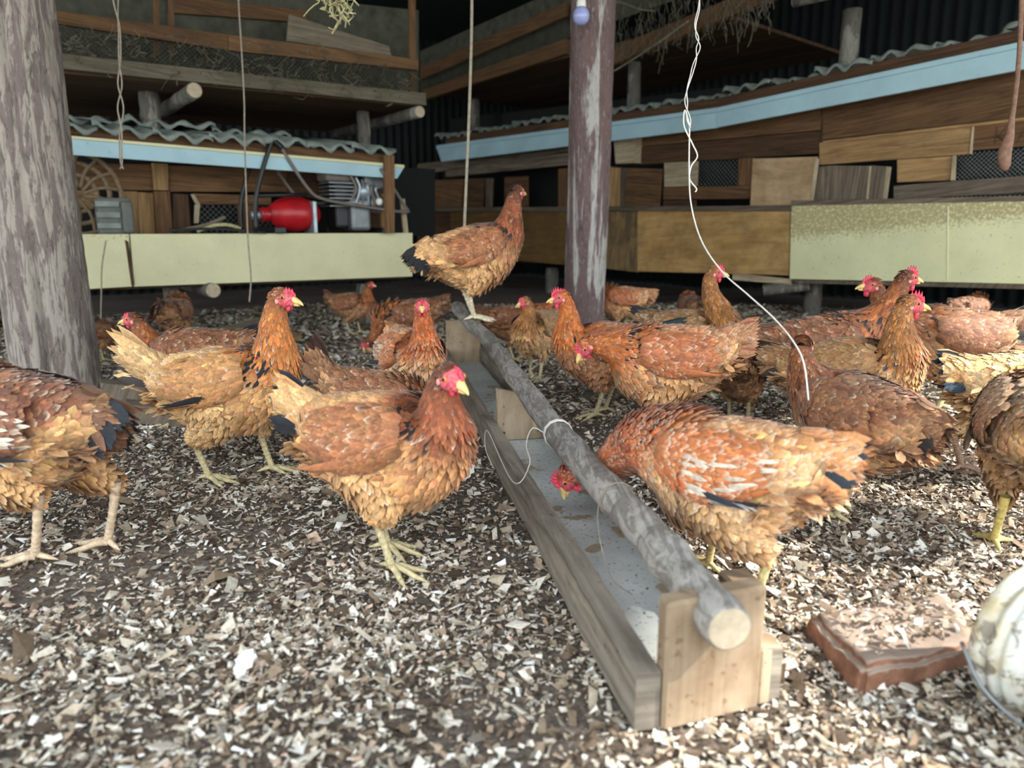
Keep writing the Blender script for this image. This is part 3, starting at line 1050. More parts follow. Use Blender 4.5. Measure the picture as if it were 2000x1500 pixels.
string('hanging_wire', [(1348, 250), (1338, 215), (1336, 245), (1352, 280), (1362, 305), (1350, 325), (1347, 350), (1360, 368), (1358, 375)], 1.62, 0.0017, 'wire', 'curly loose white wire end beside the twisted wire', 'wire', 60)
string('hanging_wire', [(1347, 240), (1346, 330), (1350, 400), (1370, 470), (1410, 530), (1460, 575), (1510, 620), (1548, 665), (1570, 710), (1579, 782)],
       [1.62, 1.62, 1.6, 1.56, 1.5, 1.44, 1.38, 1.33, 1.3, 1.29], 0.0017, 'wire', 'long thin white wire sweeping down right in front of the brown hens', 'wire', 70)
o = string('hanging_rope', [(1998, -120), (1994, 40), (1988, 140), (1976, 240), (1965, 330)], [2.3] * 5, 0.007, 'rope', 'frayed brown rope at the right edge in front of wire mesh', 'rope', 30)
o2 = tube('frayed_end', smooth_pts([P(1978, 215, 2.28), P(1972, 265, 2.28), P(1962, 300, 2.28), P(1964, 333, 2.28)], 10), [.006, .008, .010, .013, .016, .018, .019, .018, .015, .006], 'rope', o, seg=8)

# dried root tuft at the top
rt = empty('dried_root_tuft', tuple(P(655, 5, 2.3)), 0, 'pale tangled dry root tuft dangling at the top centre left', 'dried plant')
lst = []
rr = random.Random(9)
for i in range(46):
    p = Vector((rr.uniform(-.035, .035), rr.uniform(-.02, .02), rr.uniform(-.01, .05)))
    pts = [p]
    for k in range(5):
        pts.append(pts[-1] + Vector((rr.uniform(-.018, .018), rr.uniform(-.01, .01), rr.uniform(-.024, .010))))
    lst.append((pts, rr.uniform(.0016, .0034)))
lst.append(([Vector((0, 0, 0)), Vector((0.02, 0, -.04)), Vector((.0, 0, -.07)), Vector((-.015, 0, -.09))], .003))
multi_tube('roots', lst, 'straw', rt, seg=4)
tube('stem', [Vector((0, 0, .02)), Vector((.01, 0, .3)), Vector((0, 0, RZ - rt.location.z))], 0.004, 'straw', rt, seg=5)


# ------------------------------------------------------------------ things on the left coop shelf
def on_shelf(px, py, off):
    return PL_.hit(px, py, off)


ax = PL_.d; nx = PL_.n
# generator
gp = on_shelf(640, 456, 0.10)
gp.z = PL_.hit(640, 457, 0).z
ang = math.atan2(ax.y, ax.x)
gen = empty('generator', tuple(gp), ang, 'red portable engine with black tube frame on the left coop shelf', 'engine')
S = 1 / 290.0    # metres per pixel at that distance


def gl(px, py, d=0.0):
    return Vector(((px - 640) * S * 1.12, d, (456 - py) * S))


def sphere_obj(name, c, r, mat, parent, seg=14, rings=9):
    V, Fc = [], []
    for i in range(rings + 1):
        th = math.pi * i / rings
        for j in range(seg):
            a = 2 * math.pi * j / seg
            V.append((c[0] + r[0] * math.sin(th) * math.cos(a), c[1] + r[1] * math.sin(th) * math.sin(a), c[2] + r[2] * math.cos(th)))
    for i in range(rings):
        for j in range(seg):
            a = i * seg + j; b_ = i * seg + (j + 1) % seg
            Fc.append((a, a + seg, b_ + seg, b_))
    return mesh_obj(name, V, Fc, M[mat] if isinstance(mat, str) else mat, parent, smooth=True)


def rbox(name, c, s, mat, parent, bev=0.01):
    x, y, z = s[0] / 2, s[1] / 2, s[2] / 2
    fr = [Vector((c[0] - x, c[1] - y, c[2] + z)), Vector((c[0] + x, c[1] - y, c[2] + z)), Vector((c[0] + x, c[1] - y, c[2] - z)), Vector((c[0] - x, c[1] - y, c[2] - z))]
    bk = [p + Vector((0, s[1], 0)) for p in fr]
    o = box8(name, fr, bk, M[mat], parent)
    if bev:
        md = o.modifiers.new('b', 'BEVEL'); md.width = bev; md.segments = 3
    return o


sphere_obj('fuel_tank', gl(592, 425, 0.0), (.15, .10, .095), 'red_paint', gen)
tube('tank_neck', [gl(562, 425), gl(545, 427)], .038, 'red_paint', gen, 12)
tube('tank_cap', [gl(545, 427), gl(532, 428)], .022, 'alu', gen, 12)
rbox('band', gl(612, 430, -.03), (.02, .16, .17), 'alu', gen, .004)
rbox('engine_block', gl(665, 410, .03), (.13, .16, .26), 'black', gen, .02)
for i in range(7):
    rbox('cooling_fin', gl(655, 376 + i * 6, -.02), (.15, .15, .006), 'steel', gen, 0)
rbox('air_filter', gl(655, 358, 0), (.16, .15, .11), 'tube_grey', gen, .02)
sphere_obj('carburettor', gl(690, 388, -.06), (.06, .05, .05), 'alu', gen)
sphere_obj('recoil_cover', gl(712, 405, -.06), (.05, .03, .05), 'steel', gen)
sphere_obj('knob', gl(712, 404, -.10), (.022, .02, .022), 'socket', gen)
rbox('muffler', gl(712, 372, .02), (.13, .12, .09), 'steel', gen, .02)
rbox('crankcase', gl(684, 425, -.02), (.12, .14, .18), 'steel', gen, .02)
for k in range(6):
    tube('pipe', smooth_pts([gl(668 + 9 * k, 362 + 4 * k, -.09), gl(676 + 6 * k, 385, -.10), gl(664 + 11 * k, 412, -.08)], 8), .008, 'alu' if k % 2 else 'tube_grey', gen, 6)
for d in (-.13, .13):
    tube('frame', smooth_pts([gl(527, 452, d), gl(530, 400, d), gl(553, 326, d), gl(560, 322, d), gl(568, 330, d)], 18), .012, 'black', gen, 8)
    tube('frame', smooth_pts([gl(568, 330, d), gl(600, 385, d), gl(622, 402, d), gl(680, 412, d), gl(750, 420, d), gl(748, 408, d), gl(712, 352, d)], 30), .009, 'tube_grey', gen, 8)
tube('frame', [gl(528, 400, -.13), gl(600, 396, -.13)], .010, 'black', gen, 8)
tube('frame', [gl(560, 323, -.13), gl(560, 323, .13)], .010, 'black', gen, 8)
for px in (560, 720):
    rbox('foot', gl(px, 450, 0), (.06, .26, .03), 'black', gen, .004)

# woven wheel, crate, sticks
wp = on_shelf(160, 456, 0.12); wp.z = PL_.hit(160, 458, 0).z
wh = empty('woven_wheel', tuple(wp), ang, 'dusty woven openwork wheel leaning at the left end of the shelf', 'wheel')
for r_ in (.19, .14, .085):
    pts = [Vector((r_ * math.cos(a), 0.03, .19 + r_ * math.sin(a))) for a in np.linspace(0, 2 * math.pi, 30)]
    tube('ring', pts, .012, 'wicker', wh, 6, cap=False)
for k in range(14):
    a = 2 * math.pi * k / 14
    tube('spoke', smooth_pts([Vector((.03 * math.cos(a), .03, .19 + .03 * math.sin(a))), Vector((.11 * math.cos(a + .25), .02, .19 + .11 * math.sin(a + .25))), Vector((.19 * math.cos(a + .1), .03, .19 + .19 * math.sin(a + .1)))], 8), .009, 'wicker', wh, 6)
cpn = on_shelf(216, 457, 0.1); cpn.z = PL_.hit(216, 458, 0).z
cr = empty('slotted_box', tuple(cpn), ang, 'small grey slotted box beside the woven wheel on the shelf', 'box')
rbox('body', (0.02, 0, .085), (.14, .14, .17), 'crate', cr, .012)
for k in range(3):
    rbox('slat', (-0.01, -.075, .04 + .05 * k), (.10, .012, .026), 'roofing', cr, .003)
rbox('side_cheek', (.07, -.02, .08), (.05, .16, .15), 'crate', cr, .015)
zs = PL_.hit(500, 457, 0).z
stk = [('stick', [(350, 450), (400, 440), (440, 424)], .010, 'wood_grey', 'grey stick lying slanted on the shelf under the mesh window', 'stick', .12),
       ('bent_cane', [(385, 452), (420, 440), (450, 440), (470, 447)], .010, 'straw', 'pale bent cane arched over the shelf edge', 'cane', .08),
       ('cable', [(330, 450), (400, 447), (460, 449), (520, 459)], .007, 'black', 'black cable lying along the shelf edge of left coop', 'cable', -.02)]
for nm, pts, r_, mt, lab, ct, off in stk:
    pp = [PL_.hit(x, y, off) for x, y in pts]
    for p in pp: p.z = max(p.z, zs + r_)
    tag(tube(nm, smooth_pts(pp, 16), r_, mt, seg=7), lab, ct)


# ------------------------------------------------------------------ feeding trough
TO = G(1238, 1432)
ta = Vector((-0.187, 0.982, 0)).normalized()
tb = Vector((ta.y, -ta.x, 0))
zt = Vector((0, 0, 1))
TL = 2.30
trough = empty('feeding_trough', (TO.x, TO.y, 0), 0, 'long low wooden feeding trough running away down the middle', 'trough')


def T(a, b, z):
    return ta * a + tb * b + zt * z


def tbox(name, a0, a1, b0, b1, z0, z1, mat, da=(0, 0), bev=0.003, tilt=0.0, parent=None):
    fr = [T(a0 + da[0] + tilt, b0, z1), T(a0 + da[1] + tilt, b1, z1), T(a0 + da[1], b1, z0), T(a0 + da[0], b0, z0)]
    bk = [T(a1 + da[0] + tilt, b0, z1), T(a1 + da[1] + tilt, b1, z1), T(a1 + da[1], b1, z0), T(a1 + da[0], b0, z0)]
    return box8(name, fr, bk, M[mat], parent or trough, bevel=bev)


Wt = 0.128
# side boards: sawn timbers, subdivided and slightly irregular
def timber(name, a0, a1, b0, b1, z0, z1, mat, wv=0.0015, chip=()):
    n = int((a1 - a0) / 0.02) + 2
    V, Fc, uv = [], [], []
    ph = random.uniform(0, 6)
    for i in range(n):
        a = a0 + (a1 - a0) * i / (n - 1)
        w = [wv * math.sin(9 * a + ph + k * 1.7) + random.uniform(-.0007, .0007) for k in range(4)]
        cz = 0
        for ca, cw, cd in chip:
            cz -= cd * max(0, 1 - abs(a - ca) / cw)
        V += [T(a, b0 + w[0], z0), T(a, b1 + w[1], z0), T(a, b1 + w[1], z1 + w[2] + cz), T(a, b0 + w[0] - 0.2 * cz, z1 + w[3] + cz)]
    perim = [0, b1 - b0, b1 - b0 + z1 - z0, 2 * (b1 - b0) + z1 - z0, 2 * (b1 - b0 + z1 - z0)]
    for i in range(n - 1):
        u0 = a0 + (a1 - a0) * i / (n - 1); u1 = a0 + (a1 - a0) * (i + 1) / (n - 1)
        for k in range(4):
            a = i * 4 + k; b = i * 4 + (k + 1) % 4
            Fc.append((a, b, b + 4, a + 4)); uv += [(u0, perim[k]), (u0, perim[k + 1]), (u1, perim[k + 1]), (u1, perim[k])]
    Fc.append((3, 2, 1, 0)); uv += [(0, .07), (.03, .07), (.03, 0), (0, 0)]
    m_ = (n - 1) * 4
    Fc.append((m_, m_ + 1, m_ + 2, m_ + 3)); uv += [(0, 0), (.03, 0), (.03, .07), (0, .07)]
    return mesh_obj(name, V, Fc, M[mat], trough, uvs=uv)


timber('side_board', 0.0, 1.18, 0, .031, 0.002, .072, 'trough_wood')
timber('side_board', 1.185, TL, 0, .03, 0.002, .078, 'trough_wood', chip=((1.2, .05, .010),))
timber('side_board', 0.02, 1.3, .031 + Wt, .062 + Wt, 0.002, .072, 'trough_wood')
timber('side_board', 1.305, TL, .031 + Wt, .062 + Wt, 0.002, .078, 'trough_wood')


def sheet_mat():
    m, nt, b = new_mat('grey_trough_sheet', 0.45)
    tcn = nd(nt, 'ShaderNodeTexCoord'); v = tcn.outputs['Object']
    n1 = noise(nt, v, 9, 5, 0.6)
    c = ramp(nt, n1, [(0.3, lin((168, 172, 168))), (0.7, lin((204, 208, 204)))])
    n2 = noise(nt, v, 11, 3, 0.5, 0.4)
    f = ramp(nt, n2, [(0.60, (0, 0, 0)), (0.63, (0.75,) * 3)])
    c = mix(nt, f, c, lin((142, 116, 78)))
    n3 = noise(nt, v, 130, 3, 0.6)
    f = ramp(nt, n3, [(0.61, (0, 0, 0)), (0.66, (0.85,) * 3)])
    c = mix(nt, f, c, lin((62, 54, 46)))
    nt.links.new(c, b.inputs['Base Color'])
    bump(nt, b, n1, 0.2, 0.003)
    return m


M['sheet'] = sheet_mat()
tbox('floor_sheet', 0.02, TL - .02, .029, .033 + Wt, .008, .024, 'sheet')
# end boards and divider
tbox('end_board', -0.006, 0.022, .031, .031 + Wt, .0, .156, 'trough_pale', da=(0, 0.02), bev=0.004)
tbox('end_board', TL - .02, TL, .025, .037 + Wt, .0, .195, 'trough_pale')
# divider with a sloped top
dv = 1.10
fr = [T(dv + .015, .034, .158), T(dv + .03, .034 + Wt * .75, .135), T(dv, .028 + Wt, .025), T(dv, .034, .025)]
box8('divider_board', fr, [p + ta * .018 for p in fr], M['trough_pale'], trough, bevel=.002)
for bb, zz in ((.05, .045), (.14, .05)):
    tube('nail', [T(dv + .002, bb, zz), T(dv - .002, bb, zz)], .0035, 'black', trough, 8)
tbox('corner_block', -0.002, .03, .031 + Wt, .062 + Wt, .0, .074, 'trough_pale', da=(.02, .024))
tbox('support_block', .16, .22, .075 + Wt, .12 + Wt, .0, .075, 'trough_pale', bev=.004)
rr = random.Random(3)
for k in range(14):   # crumbs of litter lying in the trough
    pass

# perch pole lying on the trough
pp = [(893, 600), (915, 628), (948, 657), (968, 684), (990, 715), (1032, 770), (1075, 829), (1125, 888), (1168, 938), (1229, 1001), (1290, 1070), (1340, 1130), (1380, 1176), (1424, 1228)]
pts = []
for x, y in pp:
    r = ray(x, y)
    t = 0.449 / (-r.z + .044)
    pts.append(Vector((0, 0, H)) + r * t)
pole_near = pts[-1].copy()
pts_s = smooth_pts(pts, 90)
rad = []
for i in range(90):
    f = i / 89
    rad.append(0.0235 + .0035 * f + .0012 * math.sin(i * .9) + (.003 if i % 23 < 3 else 0))
pole_c = pts_s
org = pole_near
V, Fc = tube_geo(pts_s, rad, 22, 0.02, True)
pole = mesh_obj('perch_pole', [v - org for v in V], Fc, M['bark_pole'], smooth=True)
pole.location = org
tag(pole, 'knobbly grey branch used as a perch along the top of the trough', 'perch')
d = (pts_s[-1] - pts_s[-3]).normalized()
e = tube('cut_end', [pts_s[-1] - org - d * .002, pts_s[-1] - org + d * .002], [rad[-1] * .95, rad[-1] * .90], 'felt', pole, 20, smooth=False)
e['label'] = 'pale sawn end of the branch'
# twine tied round the pole


def wrap(px, py, label):
    k = min(range(90), key=lambda i: (pts_s[i] - P(px, py, (pts_s[i] - Vector((0, 0, H))).length * .98)).length)
    c = pts_s[k]; ax_ = (pts_s[min(k + 1, 89)] - pts_s[k - 1]).normalized()
    s = ax_.cross(zt).normalized(); u = s.cross(ax_)
    r_ = rad[k] + .002
    q = []
    for i in range(40):
        a = i / 13 * 2 * math.pi
        q.append(c + s * (r_ * math.cos(a)) + u * (r_ * math.sin(a)) + ax_ * (.003 * i / 10))
    return c, s, u, ax_, r_, q


c, s, u, a_, r_, q = wrap(1088, 850, '')
left = -s if s.x > 0 else s
q2 = smooth_pts([c + left * r_ + u * .003, c + left * .05 + zt * .012, c + left * .062 - zt * .02, c + left * .055 - zt * .06,
                 c + left * .09 - zt * .09 - ta * .01, Vector((TO.x, TO.y, 0)) + T(1.02, -.004, .075), Vector((TO.x, TO.y, 0)) + T(.98, -.016, .045), Vector((TO.x, TO.y, 0)) + T(.90, -.010, .02)], 50)
tw = multi_tube('twine_tie', [(q, .0014), (q2, .0012)], 'wire', None, seg=5)
tag(tw, 'thin pale twine tied around the perch with its end trailing over the trough', 'twine')
c, s, u, a_, r_, q = wrap(1205, 975, '')
left = -s if s.x > 0 else s
q2 = smooth_pts([c + left * r_, c + left * .03 - zt * .03, c + left * .028 - zt * .07 - ta * .02, c + left * .02 - zt * .105 - ta * .05, c + left * .0 - zt * .115 - ta * .08], 30)
tag(multi_tube('thread', [(q[:16], .0009), (q2, .0008)], 'twine', None, seg=4), 'fine thread hanging off the perch into the near end of trough', 'thread')
adopt_dummy = None


# ------------------------------------------------------------------ brick, bucket, ground boards
def rock(name, quadg, h, mat, label, cat, seed=1, amp=.006, depth=.05, sub=4):
    import bmesh
    bm = bmesh.new()
    g = [G(x, y, h) for x, y in quadg]
    top = [bm.verts.new(p) for p in g]
    cen = sum(g, Vector()) / 4
    bot = [bm.verts.new(Vector((cen.x + (p.x - cen.x) * 1.04, cen.y + (p.y - cen.y) * 1.04, -.03))) for p in g]
    bm.faces.new(top); bm.faces.new(list(reversed(bot)))
    for i in range(4):
        bm.faces.new((top[i], bot[i], bot[(i + 1) % 4], top[(i + 1) % 4]))
    bmesh.ops.recalc_face_normals(bm, faces=bm.faces)
    bmesh.ops.bevel(bm, geom=list(bm.edges), offset=.008, segments=2, affect='EDGES')
    bmesh.ops.triangulate(bm, faces=bm.faces)
    for _ in range(sub):
        bmesh.ops.subdivide_edges(bm, edges=[e for e in bm.edges if e.calc_length() > .008], cuts=1, use_grid_fill=True)
    from mathutils import noise as mn
    for v in bm.verts:
        p = v.co * 14 + Vector((seed, 0, 0))
        v.co += Vector((mn.noise(p), mn.noise(p + Vector((9, 0, 0))), mn.noise(p + Vector((0, 9, 0))))) * amp
        v.co += Vector((mn.noise(v.co * 60), mn.noise(v.co * 60 + Vector((5, 0, 0))), mn.noise(v.co * 70))) * amp * .35
    org = Vector((cen.x, cen.y, 0))
    for v in bm.verts: v.co -= org
    me = bpy.data.meshes.new(name)
    bm.to_mesh(me); bm.free()
    me.polygons.foreach_set('use_smooth', [True] * len(me.polygons))
    me.materials.append(M[mat])
    o = bpy.data.objects.new(name, me); o.location = org
    link(o)
    return tag(o, label, cat)


def stone_mat():
    m, nt, b = new_mat('red_brown_stone', 0.9)
    tcn = nd(nt, 'ShaderNodeTexCoord'); v = tcn.outputs['Object']
    geo = nt.nodes.new('ShaderNodeNewGeometry')
    n1 = noise(nt, v, 22, 6, 0.65)
    c = ramp(nt, n1, [(0.35, lin((96, 62, 44))), (0.65, lin((150, 106, 82)))])
    # dust lies on the upper side
    n2 = noise(nt, v, 30, 5, 0.7)
    sepn = nt.nodes.new('ShaderNodeSeparateXYZ'); nt.links.new(geo.outputs['Normal'], sepn.inputs[0])
    ad = nt.nodes.new('ShaderNodeMath'); ad.operation = 'ADD'
    nt.links.new(sepn.outputs[2], ad.inputs[0]); nt.links.new(n2, ad.inputs[1])
    hf = nt.nodes.new('ShaderNodeMath'); hf.operation = 'MULTIPLY'; hf.inputs[1].default_value = .5
    nt.links.new(ad.outputs[0], hf.inputs[0])
    f = ramp(nt, hf.outputs[0], [(.45, (0, 0, 0)), (.66, (0.9,) * 3)])
    c = mix(nt, f, c, lin((150, 134, 120)))
    nt.links.new(c, b.inputs['Base Color'])
    bump(nt, b, n1, 0.6, 0.006)
    return m


M['stone'] = stone_mat()
rock('stone_slab', [(1580, 1192), (1850, 1148), (1915, 1255), (1685, 1312)], .034, 'stone', 'reddish brown stone slab half buried in chips at lower right', 'stone', 3, amp=.009)

M['bucket'] = None


def bucket_mat():
    m, nt, b = new_mat('dirty_white_plastic', 0.32)
    tcn = nd(nt, 'ShaderNodeTexCoord'); v = tcn.outputs['Object']
    n1 = noise(nt, v, 14, 6, 0.65, .6)
    c = ramp(nt, n1, [(0.40, lin((206, 208, 200))), (0.60, lin((176, 160, 124)))])
    n2 = noise(nt, v, 26, 5, 0.7, 1)
    f = ramp(nt, n2, [(0.54, (0, 0, 0)), (0.60, (0.8,) * 3)])
    c = mix(nt, f, c, lin((92, 82, 66)))
    nt.links.new(c, b.inputs['Base Color'])
    return m


M['bucket'] = bucket_mat()
bk = empty('plastic_bucket', (.603, .80, 0.0), 0, 'dirty white plastic bucket lying on its side at the lower right corner', 'bucket')
axb = Vector((.34, -.94, -.02)).normalized()
R_ = .088
prof = [(R_ * .99, 0.0), (R_, .002), (R_, .016), (R_ * .955, .018), (R_ * .955, .021), (R_ * 1.0, .023), (R_ * 1.0, .030), (R_ * .95, .033), (R_ * .945, .036), (R_ * .975, .039), (R_ * .975, .043), (R_ * .94, .047), (R_ * .90, .10), (R_ * .86, .2), (R_ * .84, .23), (R_ * .80, .235)]
inner = [(r * .95, z) for r, z in prof]
pr = [(R_ * .75, .228)] + [(R_ * .80, .22)] + [(R_ * .92, .02), (R_ * .95, 0.0)] + prof + [(0.002, .236)]
lathe('shell', pr[::1], 'bucket', bk, 48, axb, (0, 0, R_ * .99))
hnd = [Vector((math.cos(a) * .06, 0, 0)) for a in (0, 1)]
tube('handle', smooth_pts([Vector((-.09, -.03, .09)), Vector((-.08, -.07, .05)), Vector((-.02, -.10, .012)), Vector((.06, -.06, .012)), Vector((.10, -.02, .05))], 20), .0025, 'steel', bk, 6)
# large emblem and letters printed on the bucket
# boards lying on the ground
def ground_board(name, quad, z, th, mat, label, cat, bevel=.002, shear=0):
    fr = [G(x, y, z) for x, y in quad]
    o = box8(name, fr, [p - Vector((0, 0, th)) for p in fr], M[mat], None, bevel=bevel)
    return tag(o, label, cat)


ground_board('old_board', [(195, 738), (330, 752), (330, 762), (195, 748)], .075, .075, 'wood_grey', 'grey board on edge right of the thick left post', 'board')
ground_board('old_board', [(245, 778), (470, 800), (470, 812), (245, 790)], .055, .055, 'wood_grey', 'grey weathered board on edge behind the buff hen', 'board')
tr = empty('wooden_tray', tuple(G(480, 668)), 0, 'pale wooden frame lying on the ground beyond the buff hen', 'frame')
for qd, z, th in (([(413, 641), (545, 614), (548, 624), (416, 652)], .05, .02), ([(413, 645), (421, 646), (432, 670), (424, 672)], .045, .02), ([(450, 668), (560, 640), (590, 655), (470, 690)], .04, .012)):
    fr = [G(x, y, z) for x, y in qd]
    box8('slat', fr, [p - Vector((0, 0, th)) for p in fr], M['wood_pale' if th > .015 else 'wood_tan'], tr, bevel=.001)
adopt(tr)

# small white feathers lying about
def loose_feather(px, py, L, ang, label):
    p = G(px, py)
    n = 9
    V, Fc = [], []
    for i in range(n):
        f = i / (n - 1)
        w = L * .32 * math.sin(math.pi * min(1, f * .9 + .08)) ** .7
        for c_ in (-1, 0, 1):
            V.append((f * L, c_ * w * (1 + .2 * math.sin(i * 2.4)), .012 + .3 * L * f * (1 - f) + (0 if c_ == 0 else .006 + .01 * f)))
    for i in range(n - 1):
        for c_ in range(2):
            a = i * 3 + c_
            Fc.append((a, a + 1, a + 4, a + 3))
    o = mesh_obj('loose_feather', V, Fc, M['fluff'], smooth=True)
    md = o.modifiers.new('s', 'SOLIDIFY'); md.thickness = .0004
    o.location = (p.x, p.y, float(fh(p.x, p.y)))
    o.rotation_euler = (0.2, -0.25, ang)
    return tag(o, label, 'feather')


M['fluff'] = plain('white_down', (228, 226, 220), 0.8, 0, 60, 0.1)
loose_feather(905, 950, .05, 1.4, 'small white fluffy feather on the ground left of the trough')
loose_feather(465, 1345, .035, 1.2, 'tiny white down feather on the ground at lower left')


# ------------------------------------------------------------------ HENS
def nrm(v):
    return v / (np.linalg.norm(v, axis=-1, keepdims=True) + 1e-12)


def feathers(P0, N, D, L, Wd, lift, col, tipc, rng, curl=.3, droop=0.0):
    """vectorised leaf shaped feathers. P0 root, N normal, D direction (n,3)"""
    n = len(P0)
    D = nrm(D - N * np.sum(D * N, 1, keepdims=True))
    B = np.cross(N, D)
    rows = np.array([0.0, 0.34, 0.72, 1.0]); hw = np.array([0.55, 1.0, 0.86, 0.22])
    V = np.zeros((n, 12, 3)); C = np.zeros((n, 12, 3))
    k = 0
    for r in range(4):
        v = rows[r]
        zc = lift * L * v - curl * L * v * v * lift * 1.2
        for cidx, cc in enumerate((-1, 0, 1)):
            w = hw[r] * Wd * cc
            edge = rng.uniform(.85, 1.15, n)
            arch = -0.22 * Wd * abs(cc)
            tipx = v if cc == 0 or r < 3 else 0.93
            V[:, k] = P0 + D * (L * tipx)[:, None] + B * (w * edge)[:, None] + N * (zc + arch)[:, None]
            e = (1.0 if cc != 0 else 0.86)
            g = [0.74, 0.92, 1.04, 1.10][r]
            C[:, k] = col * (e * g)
            if r == 3:
                C[:, k] = C[:, k] * (1 - tipc[:, :1]) + tipc[:, 1:] * tipc[:, :1]
            elif r == 2 and cc != 0:
                C[:, k] = C[:, k] * (1 - .5 * tipc[:, :1]) + tipc[:, 1:] * .5 * tipc[:, :1]
            k += 1
    f = []
    for r in range(3):
        for c_ in range(2):
            a = r * 3 + c_
            f.append([a, a + 1, a + 4, a + 3])
    f = np.array(f)
    Fq = (f[None] + (np.arange(n) * 12)[:, None, None]).reshape(-1, 4)
    uvv = np.array([[c_ / 2, rows[r]] for r in range(4) for c_ in range(3)])
    uv = np.tile(uvv[f.ravel()], (n, 1))
    return V.reshape(-1, 3), Fq, uv, np.clip(C.reshape(-1, 3), 0, 1)


class Buf:
    def __init__(s):
        s.V, s.F, s.U, s.C, s.n = [], [], [], [], 0

    def add(s, V, Fq, uv, C):
        s.V.append(V); s.F.append(Fq + s.n); s.U.append(uv); s.C.append(C); s.n += len(V)

    def obj(s, name, mat, parent, smooth=True):
        return fast_mesh(name, np.concatenate(s.V), np.concatenate(s.F), mat, parent, smooth, np.concatenate(s.U), np.concatenate(s.C))


def ring_surface(C, A, B, ra, rb, seg):
    """C centres (n,3); A, B frame vectors; ra along A, rb along B -> verts (n,seg,3), normals"""
    th = np.linspace(0, 2 * np.pi, seg, endpoint=False)
    V = C[:, None] + A[:, None] * (np.cos(th)[None, :, None] * ra[:, None, None]) + B[:, None] * (np.sin(th)[None, :, None] * rb[:, None, None])
    return V, th


def grid_faces(n, seg):
    i = np.arange(n - 1)[:, None] * seg
    j = np.arange(seg)[None, :]
    a = (i + j).ravel(); b = (i + (j + 1) % seg).ravel()
    return np.stack([a, b, b + seg, a + seg], 1)


PALS = {
    #        neck          back          wing          breast        belly         tail          white speckle  fleck
    'buff':   dict(neck=(196, 112, 38), back=(208, 156, 96), wing=(196, 134, 74), breast=(206, 138, 72), belly=(216, 164, 100), tail=(218, 172, 112), white=.10, fleck=.35, crown=(150, 84, 40)),
    'gold':   dict(neck=(150, 76, 36), back=(198, 134, 74), wing=(158, 90, 48), breast=(186, 112, 56), belly=(216, 156, 92), tail=(214, 160, 98), white=.06, fleck=.30, crown=(104, 54, 28)),
    'chest':  dict(neck=(170, 92, 36), back=(126, 66, 36), wing=(130, 68, 36), breast=(142, 78, 40), belly=(150, 90, 48), tail=(110, 60, 36), white=.10, fleck=.30, crown=(120, 64, 34)),
    'mahog':  dict(neck=(180, 92, 34), back=(118, 56, 34), wing=(112, 54, 36), breast=(198, 128, 64), belly=(206, 148, 84), tail=(104, 60, 38), white=.16, fleck=.05, crown=(120, 60, 30)),
    'orange': dict(neck=(206, 108, 26), back=(168, 84, 34), wing=(150, 70, 32), breast=(168, 88, 44), belly=(170, 96, 54), tail=(110, 60, 30), white=.14, fleck=.06, crown=(198, 98, 28)),
    'rust':   dict(neck=(196, 104, 36), back=(184, 104, 56), wing=(176, 92, 46), breast=(192, 116, 62), belly=(214, 148, 88), tail=(172, 104, 68), white=.22, fleck=.25, crown=(180, 94, 34)),
    'pied':   dict(neck=(196, 96, 26), back=(206, 130, 66), wing=(196, 106, 46), breast=(218, 158, 102), belly=(220, 164, 106), tail=(206, 126, 66), white=.50, fleck=.04, crown=(170, 70, 30)),
    'brown':  dict(neck=(142, 80, 38), back=(126, 72, 42), wing=(128, 72, 42), breast=(140, 84, 48), belly=(160, 102, 60), tail=(124, 78, 48), white=.08, fleck=.05, crown=(130, 72, 36)),
    'olive':  dict(neck=(168, 104, 40), back=(142, 98, 54), wing=(150, 104, 56), breast=(188, 134, 74), belly=(196, 148, 92), tail=(140, 96, 54), white=.16, fleck=.20, crown=(160, 100, 44)),
    'cream':  dict(neck=(200, 150, 80), back=(214, 164, 96), wing=(206, 144, 78), breast=(214, 170, 108), belly=(216, 180, 128), tail=(206, 150, 84), white=.14, fleck=.05, crown=(190, 130, 70)),
}


def rotm(axis, a):
    return np.array(Matrix.Rotation(a, 3, axis))


